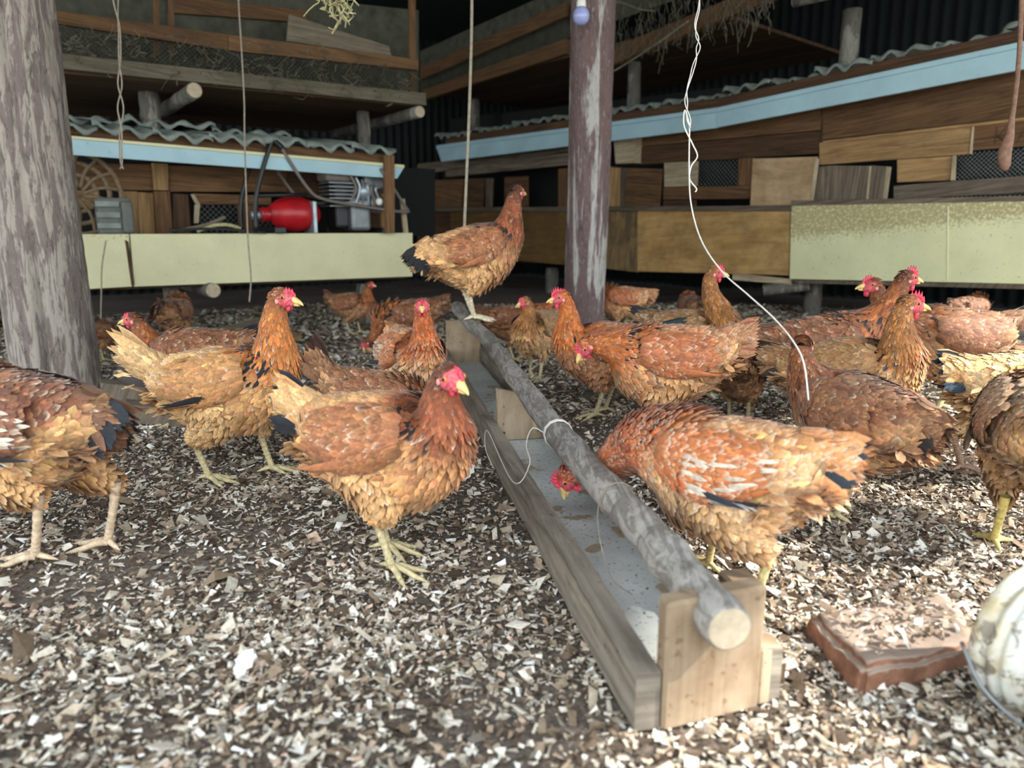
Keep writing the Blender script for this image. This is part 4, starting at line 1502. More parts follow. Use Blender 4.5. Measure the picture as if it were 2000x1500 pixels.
def hen(px, py, psi, s, label, pal='gold', hd=(.155, 0, .405), hyaw=0, hpitch=-5, bp=0, tail=(20, .10, (30, 26, 26)), tailn=12, darktail=.5,
        legs=((.045, 0, 0), (-.005, 0, 0)), det=1.0, comb=.5, z0=None, legcol=(200, 184, 140), fluffy=1.0, seed=0, loc=None, primaries=None, group=None, wingdrop=0.0, shank=0.085):
    rng = np.random.default_rng(seed + 100)
    pal = PALS[pal]
    pc = {k: np.array(lin(v)) for k, v in pal.items() if isinstance(v, tuple)}
    pc = {k: (v * .94 + .06 * v.mean()) * (.88 if k in ('neck', 'crown') else .97) for k, v in pc.items()}
    cream_ = np.array(lin((226, 188, 138)))
    for k in ('belly', 'tail', 'breast', 'wing', 'back'):
        w_ = .24 if k in ('belly', 'breast') or (k != 'wing' and pc[k].mean() > .18) else .07
        pc[k] = pc[k] * (1 - w_) + cream_ * w_
    g = G(px, py) if loc is None else Vector(loc)
    gz = float(fh(g.x, g.y)) + .004 if z0 is None else z0
    root = empty('hen', (g.x, g.y, gz), math.radians(psi), label, 'chicken', group)
    root.scale = (s, s, s)
    PV = np.array([0, 0, .21])
    Rb = rotm('Y', -math.radians(bp))      # nose up for positive bp

    def rb_(v):
        return (np.asarray(v) - PV) @ Rb.T + PV

    # ---- torso + neck loft
    st = [((-.166, 0, .266), .012, .016), ((-.143, 0, .255), .032, .036), ((-.115, 0, .236), .055, .060), ((-.065, 0, .215), .073, .085), ((-.01, 0, .201), .083, .098),
          ((.045, 0, .206), .080, .097), ((.09, 0, .230), .064, .080)]
    C = [rb_(a[0]) for a in st]
    ry = [a[1] for a in st]; rz_ = [a[2] for a in st]
    hdv = np.array(hd, float)
    Rh = rotm('Z', math.radians(hyaw)) @ rotm('Y', -math.radians(hpitch))
    Fh = Rh @ np.array([1, 0, 0.]); Uh = Rh @ np.array([0, 0, 1.]); Sh = Rh @ np.array([0, 1, 0.])
    c0 = C[-1]
    arr = nrm(Fh * .35 + Uh * .95) if hpitch > -35 else nrm(Fh * .95 + Uh * .5)
    if hpitch <= -35:
        arr = nrm(np.array([.8, 0, -.15]) * 1.0 + Uh * .3 + nrm(hdv - c0) * .6)
    dist = np.linalg.norm(hdv - c0)
    h_end = hdv - Fh * .012 - Uh * .004
    t0 = nrm(Rb @ np.array([.85, 0, .5]))
    b1 = c0 + t0 * dist * .38; b2 = h_end - arr * dist * .42
    for f, r1, r2 in ((.28, .047, .056), (.5, .036, .041), (.72, .0275, .030), (.9, .0225, .0235), (1.0, .0195, .020)):
        p = (1 - f) ** 3 * c0 + 3 * (1 - f) ** 2 * f * b1 + 3 * (1 - f) * f * f * b2 + f ** 3 * h_end
        C.append(p); ry.append(r1); rz_.append(r2)
    n = 52
    CC = catmull(C, n); RR = catmull(np.stack([ry, rz_], 1), n)
    Tn = nrm(np.gradient(CC, axis=0))
    # lateral axis transported, starting from +Y
    Sd = np.zeros_like(Tn); prev = np.array([0, 1., 0])
    for i in range(n):
        v = prev - Tn[i] * prev.dot(Tn[i]); v = v / np.linalg.norm(v); Sd[i] = v; prev = v
    Up = np.cross(Tn, Sd)
    seg = 26
    Vg, th = ring_surface(CC, Up, Sd, RR[:, 1], RR[:, 0], seg)     # th=0 dorsal
    ssum = np.concatenate([[0], np.cumsum(np.linalg.norm(np.diff(CC, axis=0), axis=1))])
    torso_len = ssum[int(n * 6 / 11)]
    sf = np.arange(n) / (n - 1) * 11 / 6       # 0..1 torso, 1..1.83 neck

    def colour(sv, thv, jit=.24, m=None):
        m = len(sv)
        up = (np.cos(thv) + 1) / 2            # 1 dorsal, 0 ventral
        base = pc['belly'][None] * (1 - up[:, None]) + pc['back'][None] * up[:, None]
        k = np.clip((up - .42) / .2, 0, 1)[:, None]
        base = pc['belly'] * (1 - k) + pc['back'] * k
        fr = np.clip((sv - .62) / .28, 0, 1)[:, None]
        chest = pc['breast'] * (1 - .35 * k) + pc['back'] * .35 * k
        base = base * (1 - fr) + chest * fr
        nk = np.clip((sv - .98 - .10 * np.cos(thv + np.pi)) / .14, 0, 1)[:, None]
        base = base * (1 - nk) + pc['neck'] * nk
        cr = np.clip((sv - 1.58) / .2, 0, 1)[:, None]
        base = base * (1 - cr) + pc['crown'] * cr
        tl = np.clip((.16 - sv) / .12, 0, 1)[:, None]
        base = base * (1 - tl) + pc['tail'] * tl
        base = base * np.exp(rng.normal(0, jit, (m, 1))) * np.array([1, 1, 1]) * np.exp(rng.normal(0, .05, (m, 3)))
        pn = np.sin(sv * 23 + 3 * np.sin(thv * 2.3 + seed)) * np.cos(thv * 4.1 + 5 * sv + seed * 1.7)
        base = base * (1 + .20 * pn[:, None]) + .08 * np.clip(pn, 0, 1)[:, None] * pc['belly']
        # dark flecks at the base of the hackle
        fl = (rng.uniform(0, 1, m) < 1.2 * pal['fleck'] * np.exp(-((sv - 1.14) / .11) ** 2) * (np.cos(thv) > -.25))
        base[fl] = np.array(lin((26, 22, 22)))
        return base

    skinc = colour(np.repeat(sf, seg), np.tile(th, n), .05) * .8
    Vb = [Vg.reshape(-1, 3)]; Fb = [grid_faces(n, seg)]; Cb = [skinc]; nb = n * seg
    # cap tail end
    # ---- head
    ho = np.array([-.024, -.018, -.008, .003, .012, .020, .026])
    hr = np.array([.010, .0165, .0205, .0205, .0175, .0125, .007])
    hrz = np.array([.010, .0170, .0215, .0215, .0180, .0125, .007])
    hc = hdv[None] + Fh[None] * ho[:, None] + Uh[None] * (np.array([-.002, 0, .001, .001, -.001, -.003, -.004]))[:, None]
    Hn = 21
    hcc = catmull(np.concatenate([hc, hr[:, None], hrz[:, None]], 1), Hn)
    Vh, thh = ring_surface(hcc[:, :3], np.repeat(Uh[None], Hn, 0), np.repeat(Sh[None], Hn, 0), hcc[:, 4], hcc[:, 3], 22)
    offs = (hcc[:, :3] - hdv) @ Fh
    face = np.array(lin((196, 70, 82))); face2 = np.array(lin((226, 136, 140)))
    hcol = np.zeros((Hn, 22, 3))
    for i in range(Hn):
        for j in range(22):
            u = math.cos(thh[j])
            isf = offs[i] > (-.004 if u < .55 else .006) + rng.normal(0, .0015)
            hcol[i, j] = (face * (1 - .5 * rng.random()) + face2 * .5 * rng.random()) if isf else pc['crown'] * rng.uniform(.7, 1.1)
    Vb.append(Vh.reshape(-1, 3)); Fb.append(grid_faces(Hn, 22) + nb); Cb.append(hcol.reshape(-1, 3)); nb += Hn * 22
    # ---- thighs, shanks, toes
    lc = np.array(lin(legcol))
    thighs = []
    for li, (fx, side_off, lift) in enumerate(legs):
        sd = 1 if li == 0 else -1
        hip = rb_([-.005, sd * .042, .185])
        foot = np.array([fx, sd * (.036 + side_off), .010 + lift])
        hock = foot + np.array([-.030 - .35 * lift, 0, shank])
        hock[1] = sd * .040
        knee = (hip * .5 + hock * .5) + np.array([.032, sd * .006, 0])
        thp = catmull([hip + np.array([0, -sd * .01, .02]), hip, knee * .6 + hip * .4, knee * .55 + hock * .45, hock + np.array([0, 0, .006])], 14)
        thr = catmull(np.array([[.056], [.060], [.047], [.029], [.0125]]), 14)[:, 0]
        tt = nrm(np.gradient(thp, axis=0))
        A = nrm(np.cross(tt, np.array([0, 1., 0]))); B = np.cross(tt, A)
        Vt, tht = ring_surface(thp, A, B, thr * 1.15, thr * .74, 14)
        thighs.append((thp, A, B, thr, tt))
        Vb.append(Vt.reshape(-1, 3)); Fb.append(grid_faces(14, 14) + nb); Cb.append(np.tile(pc['belly'] * .7, (14 * 14, 1))); nb += 14 * 14
        ank = foot + np.array([-.004, 0, .006])
        paths = [([hock + np.array([0, 0, .01]), hock * .6 + ank * .4, hock * .2 + ank * .8, ank], [.0085, .0068, .0066, .0072])]
        spr = (-28, 4, 36)
        for a_, tl_ in zip(spr, (.050, .060, .048)):
            aa = math.radians(a_ * sd)
            d_ = np.array([math.cos(aa), math.sin(aa), 0])
            e0 = ank + np.array([0, 0, -.002])
            dz = -ank[2] + .006 if lift < .01 else -.012
            paths.append(([e0, e0 + d_ * tl_ * .35 + np.array([0, 0, dz * .35 + .003]), e0 + d_ * tl_ * .75 + np.array([0, 0, dz * .85 + .001]), e0 + d_ * tl_ + np.array([0, 0, dz]), e0 + d_ * (tl_ + .014) + np.array([0, 0, dz - .003])],
                          [.0066, .0056, .0048, .0038, .0008]))
        d_ = np.array([-.92, -.3 * sd, 0])
        e0 = ank + np.array([0, 0, .001])
        paths.append(([e0, e0 + d_ * .018 + np.array([0, 0, -.005]), e0 + d_ * .034 + np.array([0, 0, -ank[2] + .006 if lift < .01 else -.01])], [.005, .0042, .001]))
        for pth, rd in paths:
            m_ = 9
            pc_ = catmull(np.array(pth), m_); rc_ = catmull(np.array(rd)[:, None], m_)[:, 0]
            if len(pth) == 4:
                m_ = 22; pc_ = catmull(np.array(pth), m_); rc_ = catmull(np.array(rd)[:, None], m_)[:, 0] * (1 + .06 * np.cos(np.arange(m_) * np.pi))
            tt = nrm(np.gradient(pc_, axis=0))
            ref = np.array([0, 1., 0]) if abs(tt[0][1]) < .6 else np.array([0, 0, 1.])
            A = nrm(np.cross(tt, ref)); B = np.cross(tt, A)
            Vt, _ = ring_surface(pc_, A, B, rc_, rc_, 9)
            cc = lc * np.exp(rng.normal(0, .12, (m_ * 9, 1)))
            if len(pth) > 3:
                cc = cc * np.repeat(np.where(np.arange(m_) % 2 == 0, 1.0, .78), 9)[:, None]
            Vb.append(Vt.reshape(-1, 3)); Fb.append(grid_faces(m_, 9) + nb); Cb.append(cc); nb += m_ * 9
    Vb = np.concatenate(Vb); Fb = np.concatenate(Fb)
    body = fast_mesh('body', Vb, Fb, M['skin'], root, True, None, np.clip(np.concatenate(Cb), 0, 1))

    # ---- plumage on torso, neck, crown
    buf = Buf()
    wht = np.array(lin((226, 208, 182)))
    pale = np.array(lin((222, 178, 122)))

    def tips(m, sv=None):
        t = np.zeros((m, 4))
        r = rng.uniform(0, 1, m)
        t[:, 0] = np.where(r < pal['white'], rng.uniform(.45, .9, m), np.where(r < .5, rng.uniform(.05, .4, m), 0))
        t[:, 1:] = np.where((r < pal['white'])[:, None], wht, pale)
        return t

    sp0 = .0112 / det ** .5
    s_acc = np.linspace(0, ssum[-1], 400)
    pos = .004
    allp = []
    while pos < ssum[-1]:
        fi = np.interp(pos, ssum, np.arange(n))
        i0 = int(fi); f = fi - i0; i1 = min(i0 + 1, n - 1)
        rA = RR[i0] * (1 - f) + RR[i1] * f
        svv = np.interp(fi, np.arange(n), sf)
        circ = math.pi * (rA[0] + rA[1])
        dens = sp0 * (1.0 if svv < .95 else (.8 if svv < 1.1 else .55))
        m = max(8, int(circ / (dens * .95)))
        tv = (np.arange(m) + rng.uniform(-.3, .3, m) + rng.random()) / m * 2 * np.pi
        allp.append((np.full(m, fi) + rng.uniform(-.25, .25, m), tv))
        pos += dens
    fi = np.clip(np.concatenate([a for a, b in allp]), 0, n - 1.001); tv = np.concatenate([b for a, b in allp])

    def interp(arr, fi):
        i = fi.astype(int); f = (fi - i)[:, None]
        return arr[i] * (1 - f) + arr[np.minimum(i + 1, n - 1)] * f
    c_ = interp(CC, fi); u_ = interp(Up, fi); s_ = interp(Sd, fi); t_ = interp(Tn, fi); r_ = interp(RR, fi)
    ct, sn = np.cos(tv)[:, None], np.sin(tv)[:, None]
    Pp = c_ + u_ * ct * r_[:, 1:2] + s_ * sn * r_[:, 0:1]
    ii_ = fi.astype(int); dC = CC[np.minimum(ii_ + 1, n - 1)] - CC[ii_]; dl = np.linalg.norm(dC, axis=1)[:, None] + 1e-6
    dR_ = (RR[np.minimum(ii_ + 1, n - 1)] - RR[ii_]) / dl
    Nn = nrm(u_ * ct / r_[:, 1:2] + s_ * sn / r_[:, 0:1])
    slope = dR_[:, 1:2] * ct ** 2 + dR_[:, 0:1] * sn ** 2
    Nn = nrm(Nn - t_ * np.clip(slope, -1.6, 1.6))
    sv = np.interp(fi, np.arange(n), sf)
    m = len(fi)
    Lf = np.where(sv < .95, .029, np.where(sv < 1.45, .028, .016)) * rng.uniform(.8, 1.25, m) / det ** .25
    vent = (np.cos(tv) < -.2) & (sv < .9)
    Lf = np.where(vent, Lf * 1.15, Lf)
    Wf = np.where(sv < .95, .0088, np.where(sv < 1.15, .0062, np.where(sv < 1.45, .0042, .0032))) * rng.uniform(.8, 1.2, m) / det ** .3
    Lf = np.where(sv > 1.6, .011, Lf)
    Dd = -t_ + u_ * 0.0
    Dd = Dd + rng.normal(0, .16, (m, 3)) * np.where(vent, 1.7, 1.0)[:, None]
    # feathers on the flank sweep downwards towards the rear
    dn = np.array([0, 0, -1.0])
    Dd = Dd + dn * (.28 * np.clip(1 - sv, 0, 1) * (np.abs(np.sin(tv))))[:, None]
    lift = np.where(sv < .95, .15, .17) * rng.uniform(.3, 1.6, m) * np.where(vent, 1.5 * fluffy, 1.0)
    saddle = np.exp(-((sv - 1.0) / .16) ** 2) * np.clip(np.cos(tv) + .15, 0, 1)
    lift = lift + .42 * saddle
    Pp = Pp + Nn * (.005 * saddle)[:, None]
    Lf = Lf * (1 - .25 * saddle)
    cl = colour(sv, tv)
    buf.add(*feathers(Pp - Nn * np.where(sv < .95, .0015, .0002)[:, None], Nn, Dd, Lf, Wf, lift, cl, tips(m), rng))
    # crown
    m = int(150 * det)
    oi = rng.uniform(0, 12.5, m).astype(int)
    tvv = rng.uniform(-1.5, 1.5, m)
    tvv = np.where(oi < 7, rng.uniform(-3.14, 3.14, m), tvv)
    Ph = hcc[oi, :3] + Uh * (np.cos(tvv) * hcc[oi, 4])[:, None] + Sh * (np.sin(tvv) * hcc[oi, 3])[:, None]
    Nh = nrm(Uh * np.cos(tvv)[:, None] + Sh * np.sin(tvv)[:, None])
    buf.add(*feathers(Ph, Nh, np.tile(-Fh, (m, 1)) + rng.normal(0, .15, (m, 3)) - arr * .5, rng.uniform(.007, .012, m), np.full(m, .0026), np.full(m, .15), pc['crown'] * np.exp(rng.normal(0, .25, (m, 1))), tips(m), rng))
    # thighs
    for thp, A, B, thr, tt in thighs:
        m = int(360 * det)
        fi = rng.uniform(2.5, 12.9, m); i = fi.astype(int); f = (fi - i)[:, None]
        a = rng.uniform(0, 2 * np.pi, m)
        cc = thp[i] * (1 - f) + thp[i + 1] * f; rr_ = thr[i]
        Nn2 = nrm(A[i] * np.cos(a)[:, None] + B[i] * np.sin(a)[:, None])
        Pp2 = cc + A[i] * (np.cos(a) * rr_ * 1.13)[:, None] + B[i] * (np.sin(a) * rr_ * .74)[:, None]
        kk = np.clip(fi / 13, 0, 1)
        colr = (pc['belly'] * 1.0)[None] * np.exp(rng.normal(0, .15, (m, 1)))
        buf.add(*feathers(Pp2, Nn2, tt[i] + rng.normal(0, .2, (m, 3)) + np.array([-.25, 0, 0]), .026 * (1.1 - .55 * kk) * rng.uniform(.8, 1.2, m), .0078 * (1.1 - .6 * kk), .14 * rng.uniform(.4, 1.8, m), colr, tips(m), rng))
    # fluff under the tail
    m = int(200 * det)
    fx_ = rng.uniform(-.155, -.06, m); fy_ = rng.normal(0, .028, m)
    fz_ = .19 + (-.06 - fx_) * .45 + rng.normal(0, .006, m) - .01
    Pf = rb_(np.stack([fx_, fy_, fz_ - .028 * (1 - (fy_ / .07) ** 2)], 1))
    Nf = np.tile(Rb @ np.array([-.35, 0, -1.]), (m, 1)); Nf = nrm(Nf + rng.normal(0, .3, (m, 3)))
    buf.add(*feathers(Pf, Nf, np.tile([-1, 0, -.35], (m, 1)) + rng.normal(0, .3, (m, 3)), .034 * rng.uniform(.7, 1.2, m), .009 * rng.uniform(.8, 1.2, m), .3 * rng.uniform(.4, 1.6, m), (pc['belly'] * .7 + pc['tail'] * .3) * np.exp(rng.normal(0, .14, (m, 1))), tips(m), rng))
    pl = buf.obj('plumage', M['plume'], root)
    pl['kind'] = 'stuff'

    # ---- wings
    for sd in (1, -1):
        wb = Buf()
        na, nb_ = 22, 11
        a = np.linspace(0, 1, na); b = np.linspace(-1, 1, nb_)
        Aa, Bb = np.meshgrid(a, b, indexing='ij')

        def wing_pt(Aa, Bb):
            Bb = np.clip(Bb, -1, 1)
            cx = .078 - .205 * Aa
            hh = .058 * np.sin(np.pi * np.clip(.10 + .80 * Aa, 0, 1)) ** .8 * (1 - .35 * Aa)
            cz = .243 - .006 * Aa - wingdrop * Aa - .010 * np.sin(np.pi * Aa)
            z = cz + hh * Bb + .006
            # body half width there
            zc = np.interp(cx, [-.178, -.115, -.065, -.01, .045, .09], [.266, .236, .215, .201, .206, .230])
            rzz = np.interp(cx, [-.178, -.115, -.065, -.01, .045, .09], [.016, .060, .085, .098, .097, .080])
            ryy = np.interp(cx, [-.178, -.115, -.065, -.01, .045, .09], [.012, .055, .073, .083, .080, .064])
            q = np.clip(1 - ((z - zc) / rzz) ** 2, .10, 1)
            y = ryy * np.sqrt(q) + .004 + .011 * (1 - Bb ** 2) ** .5 * np.sin(np.pi * np.clip(Aa * .85 + .12, 0, 1)) ** .5
            return np.stack([cx, sd * y, z], -1)
        Wq = wing_pt(Aa, Bb)
        Wq[..., 1] -= sd * (.003 + .012 * np.clip((Aa - .35) / .3, 0, 1) + .016 * np.clip((.16 - Aa) / .12, 0, 1) + .014 * np.clip((np.abs(Bb) - .6) / .35, 0, 1))
        Wp = rb_(Wq.reshape(-1, 3)).reshape(na, nb_, 3)
        ii = (np.arange(na - 1)[:, None] * nb_ + np.arange(nb_ - 1)[None]).ravel()
        Fw = np.stack([ii, ii + 1, ii + nb_ + 1, ii + nb_], 1)
        if sd < 0: Fw = Fw[:, ::-1]
        wcol = np.tile(pc['wing'] * .55, (na * nb_, 1))
        wb.add(Wp.reshape(-1, 3), Fw, np.zeros((len(Fw) * 4, 2)), wcol)

        def put(av, bv, L, Wf_, lift, colr, dirz=0.0, tp=None, off=0.002):
            e = .01
            bv = np.clip(bv, -.985, .985); P_ = rb_(wing_pt(av, bv)); Pa = rb_(wing_pt(av + e, bv)); Pb = rb_(wing_pt(av, bv + e))
            N_ = nrm(np.cross(Pa - P_, Pb - P_) * (1 if sd > 0 else 1))
            N_ = N_ * np.sign(N_[:, 1:2] * sd + 1e-9)
            D_ = nrm(Pa - P_) + np.array([0, 0, 1.]) * np.asarray(dirz)[:, None]
            mm = len(av)
            wb.add(*feathers(P_ + N_ * off, N_, D_, L, Wf_, lift, colr, tips(mm) if tp is None else tp, rng))
        # coverts
        step = .047 / det ** .4
        rows = np.arange(0.0, .74, step)
        for r0 in rows:
            m = int(14 * det ** .5)
            bv = np.linspace(-.95, .95, m) + rng.uniform(-.06, .06, m)
            av = np.full(m, r0) + rng.uniform(-.018, .018, m)
            put(av, bv, .028 * rng.uniform(.85, 1.15, m), .0085 * rng.uniform(.9, 1.15, m) / det ** .25, .11 * rng.uniform(.4, 1.5, m), pc['wing'] * np.exp(rng.normal(0, .20, (m, 1))) * np.exp(rng.normal(0, .04, (m, 3))), dirz=-.12 * bv, off=.004 + .003 * (1 - r0))
        # secondaries, long
        m = 14
        bv = np.linspace(.8, -.85, m); av = np.linspace(.50, .56, m)
        put(av, bv, .080 * np.linspace(.8, 1.0, m), np.full(m, .0068), np.full(m, .05), pc['wing'] * np.exp(rng.normal(0, .24, (m, 1))) * 1.05, dirz=-.16 * bv + .02, off=.003)
        # primaries along the lower edge
        m = 6
        bv = np.linspace(-.62, -1.0, m); av = np.linspace(.28, .5, m)
        prc = np.tile(pc['wing'], (m, 1))
        if primaries == 'dark':
            prc[::2] = np.array(lin((34, 30, 34)))
        elif primaries == 'white':
            prc[:] = np.array(lin((204, 198, 190))); prc[::2] = np.array(lin((44, 44, 52)))
        else:
            prc = prc * np.linspace(1.25, .8, m)[:, None]
        put(av, bv, .11 * np.linspace(1, .8, m), np.full(m, .0062), np.full(m, .03), prc, dirz=np.full(m, .07), tp=np.zeros((m, 4)), off=.007)
        if primaries == 'white':
            m = 22
            put(rng.uniform(.2, .8, m), rng.uniform(-.85, .5, m), .034 * rng.uniform(.7, 1.3, m), np.full(m, .0034), np.full(m, .08), np.tile(np.array(lin((222, 204, 184))), (m, 1)) * rng.uniform(.75, 1.05, (m, 1)), dirz=np.zeros(m), off=.008)
        wb.obj('wing', M['plume'], root)

    # ---- tail
    tb_ = Buf()
    ta_, tl_, tcol = tail
    tcol = np.array(lin(tcol))
    Rt = Rb @ rotm('Y', math.radians(ta_))     # local -X rotated upwards
    base = rb_([-.138, 0, .260])
    for sd in (1, -1):
        k = np.arange(tailn)
        fr = k / max(1, tailn - 1)
        dirs = np.stack([-np.cos(fr * .55), sd * (.05 + .16 * fr), .20 - np.sin(fr * .9) * .75], 1)
        dirs = dirs @ Rt.T
        nn = np.tile(Rb @ np.array([0, sd * 1.0, .25]), (tailn, 1)) + rng.normal(0, .05, (tailn, 3))
        rootp = base + np.stack([np.zeros(tailn), sd * (.004 + .014 * fr), .012 - .038 * fr], 1) @ Rb.T
        colr = np.where((rng.uniform(0, 1, tailn) < darktail)[:, None], tcol, pc['tail']) * np.exp(rng.normal(0, .1, (tailn, 1)))
        tb_.add(*feathers(rootp, nrm(nn), dirs, tl_ * (1.05 - .25 * fr) * rng.uniform(.92, 1.05, tailn), np.full(tailn, .0125), np.full(tailn, .03), colr, np.zeros((tailn, 4)), rng))
    # tail coverts
    m = int(190 * det)
    a = rng.uniform(-2.6, 2.6, m); xx = rng.uniform(0, tl_ * .72, m)
    dd = np.array([-1, 0, .0]) @ Rt.T
    ub = np.array([0, 0, 1.]) @ Rt.T
    rad_ = .036 * (1 - .55 * xx / tl_)
    nn = nrm(ub * np.cos(a)[:, None] + np.array([0, 1., 0]) * np.sin(a)[:, None])
    pp_ = base + dd * (xx - .02)[:, None] + ub * (np.cos(a) * rad_ * 1.2 - .012)[:, None] + np.array([0, 1., 0]) * (np.sin(a) * rad_ * .62)[:, None]
    tb_.add(*feathers(pp_, nn, np.tile(dd, (m, 1)) + rng.normal(0, .10, (m, 3)), .034 * rng.uniform(.8, 1.2, m), .0085 * rng.uniform(.8, 1.2, m), .10 * rng.uniform(.3, 1.5, m), pc['tail'] * np.exp(rng.normal(0, .2, (m, 1))), tips(m), rng))
    t_o = tb_.obj('tail', M['plume'], root)
    if darktail > .3 and sum(tail[2]) < 150:
        t_o['label'] = 'tail with blackish feathers'

    # ---- head parts
    def hp(f, sdd, u):
        return hdv + Fh * f + Sh * sdd + Uh * u
    # beak: upper and lower
    bp_ = [hp(.021, 0, -.001), hp(.029, 0, -.0025), hp(.038, 0, -.005), hp(.045, 0, -.0095)]
    v1, f1 = tube_geo(smooth_pts(bp_, 8), [.0098, .0088, .0076, .0065, .0052, .0038, .0024, .0008], 10)
    bl_ = [hp(.020, 0, -.008), hp(.028, 0, -.0095), hp(.036, 0, -.0110)]
    v2, f2 = tube_geo(smooth_pts(bl_, 5), [.0062, .0054, .0042, .0028, .0008], 8, vbase=len(v1))
    mesh_obj('beak', v1 + v2, f1 + f2, M['beak'], root, smooth=True)
    # comb
    ch = .003 + .010 * comb
    npk = 6
    lower, upper = [], []
    for i in range(npk * 4 + 1):
        f = i / (npk * 4)
        x = .026 - .042 * f
        zb = .0165 - .35 * abs(f - .55) * .012 - (.008 * max(0, .25 - f) * 4)
        env = math.sin(math.pi * min(1, .12 + .84 * f)) ** .7
        sw = (abs(((f * npk) % 1) - .5) * 2)
        lower.append((x, zb - .004)); upper.append((x + .003 * env, zb + ch * env * (.45 + .75 * (1 - sw))))
    V, Fc = [], []
    for j, (lo, hi) in enumerate(zip(lower, upper)):
        for w_, (x, z) in ((.0028, lo), (-.0028, lo), (-.0010, hi), (.0010, hi)):
            V.append(hp(x, w_, z))
        if j:
            b0 = (j - 1) * 4; b1_ = j * 4
            for q in range(4):
                Fc.append((b0 + q, b0 + (q + 1) % 4, b1_ + (q + 1) % 4, b1_ + q))
    Fc.append((0, 1, 2, 3)); e_ = (len(lower) - 1) * 4; Fc.append((e_ + 3, e_ + 2, e_ + 1, e_))
    mesh_obj('comb', V, Fc, M['comb'], root, smooth=True)

    def blob(name, c, r, mat, par, k=10, rg=7):
        V, Fc = [], []
        for i in range(rg + 1):
            t1 = math.pi * i / rg
            for j in range(k):
                a1 = 2 * math.pi * j / k
                l = (r[0] * math.sin(t1) * math.cos(a1), r[1] * math.sin(t1) * math.sin(a1), r[2] * math.cos(t1))
                V.append(hp(c[0] + l[0], c[1] + l[1], c[2] + l[2]))
        for i in range(rg):
            for j in range(k):
                a1 = i * k + j; b1_ = i * k + (j + 1) % k
                Fc.append((a1, a1 + k, b1_ + k, b1_))
        return mesh_obj(name, V, Fc, M[mat], par, smooth=True)
    for sd in (1, -1):
        blob('wattle', (.013, sd * .0055, -.0165 - .004 * comb), (.0055, .0028, .004 + .005 * comb), 'comb', root)
        blob('earlobe', (-.006, sd * .0195, -.005), (.0045, .0022, .006), 'lobe', root)
        ey = blob('eye', (.0065, sd * .0192, .0045), (.0050, .0028, .0050), 'iris', root, 12, 8)
        blob('pupil', (.0068, sd * .0212, .0045), (.0030, .0016, .0030), 'pupil', ey, 10, 6)
    return root


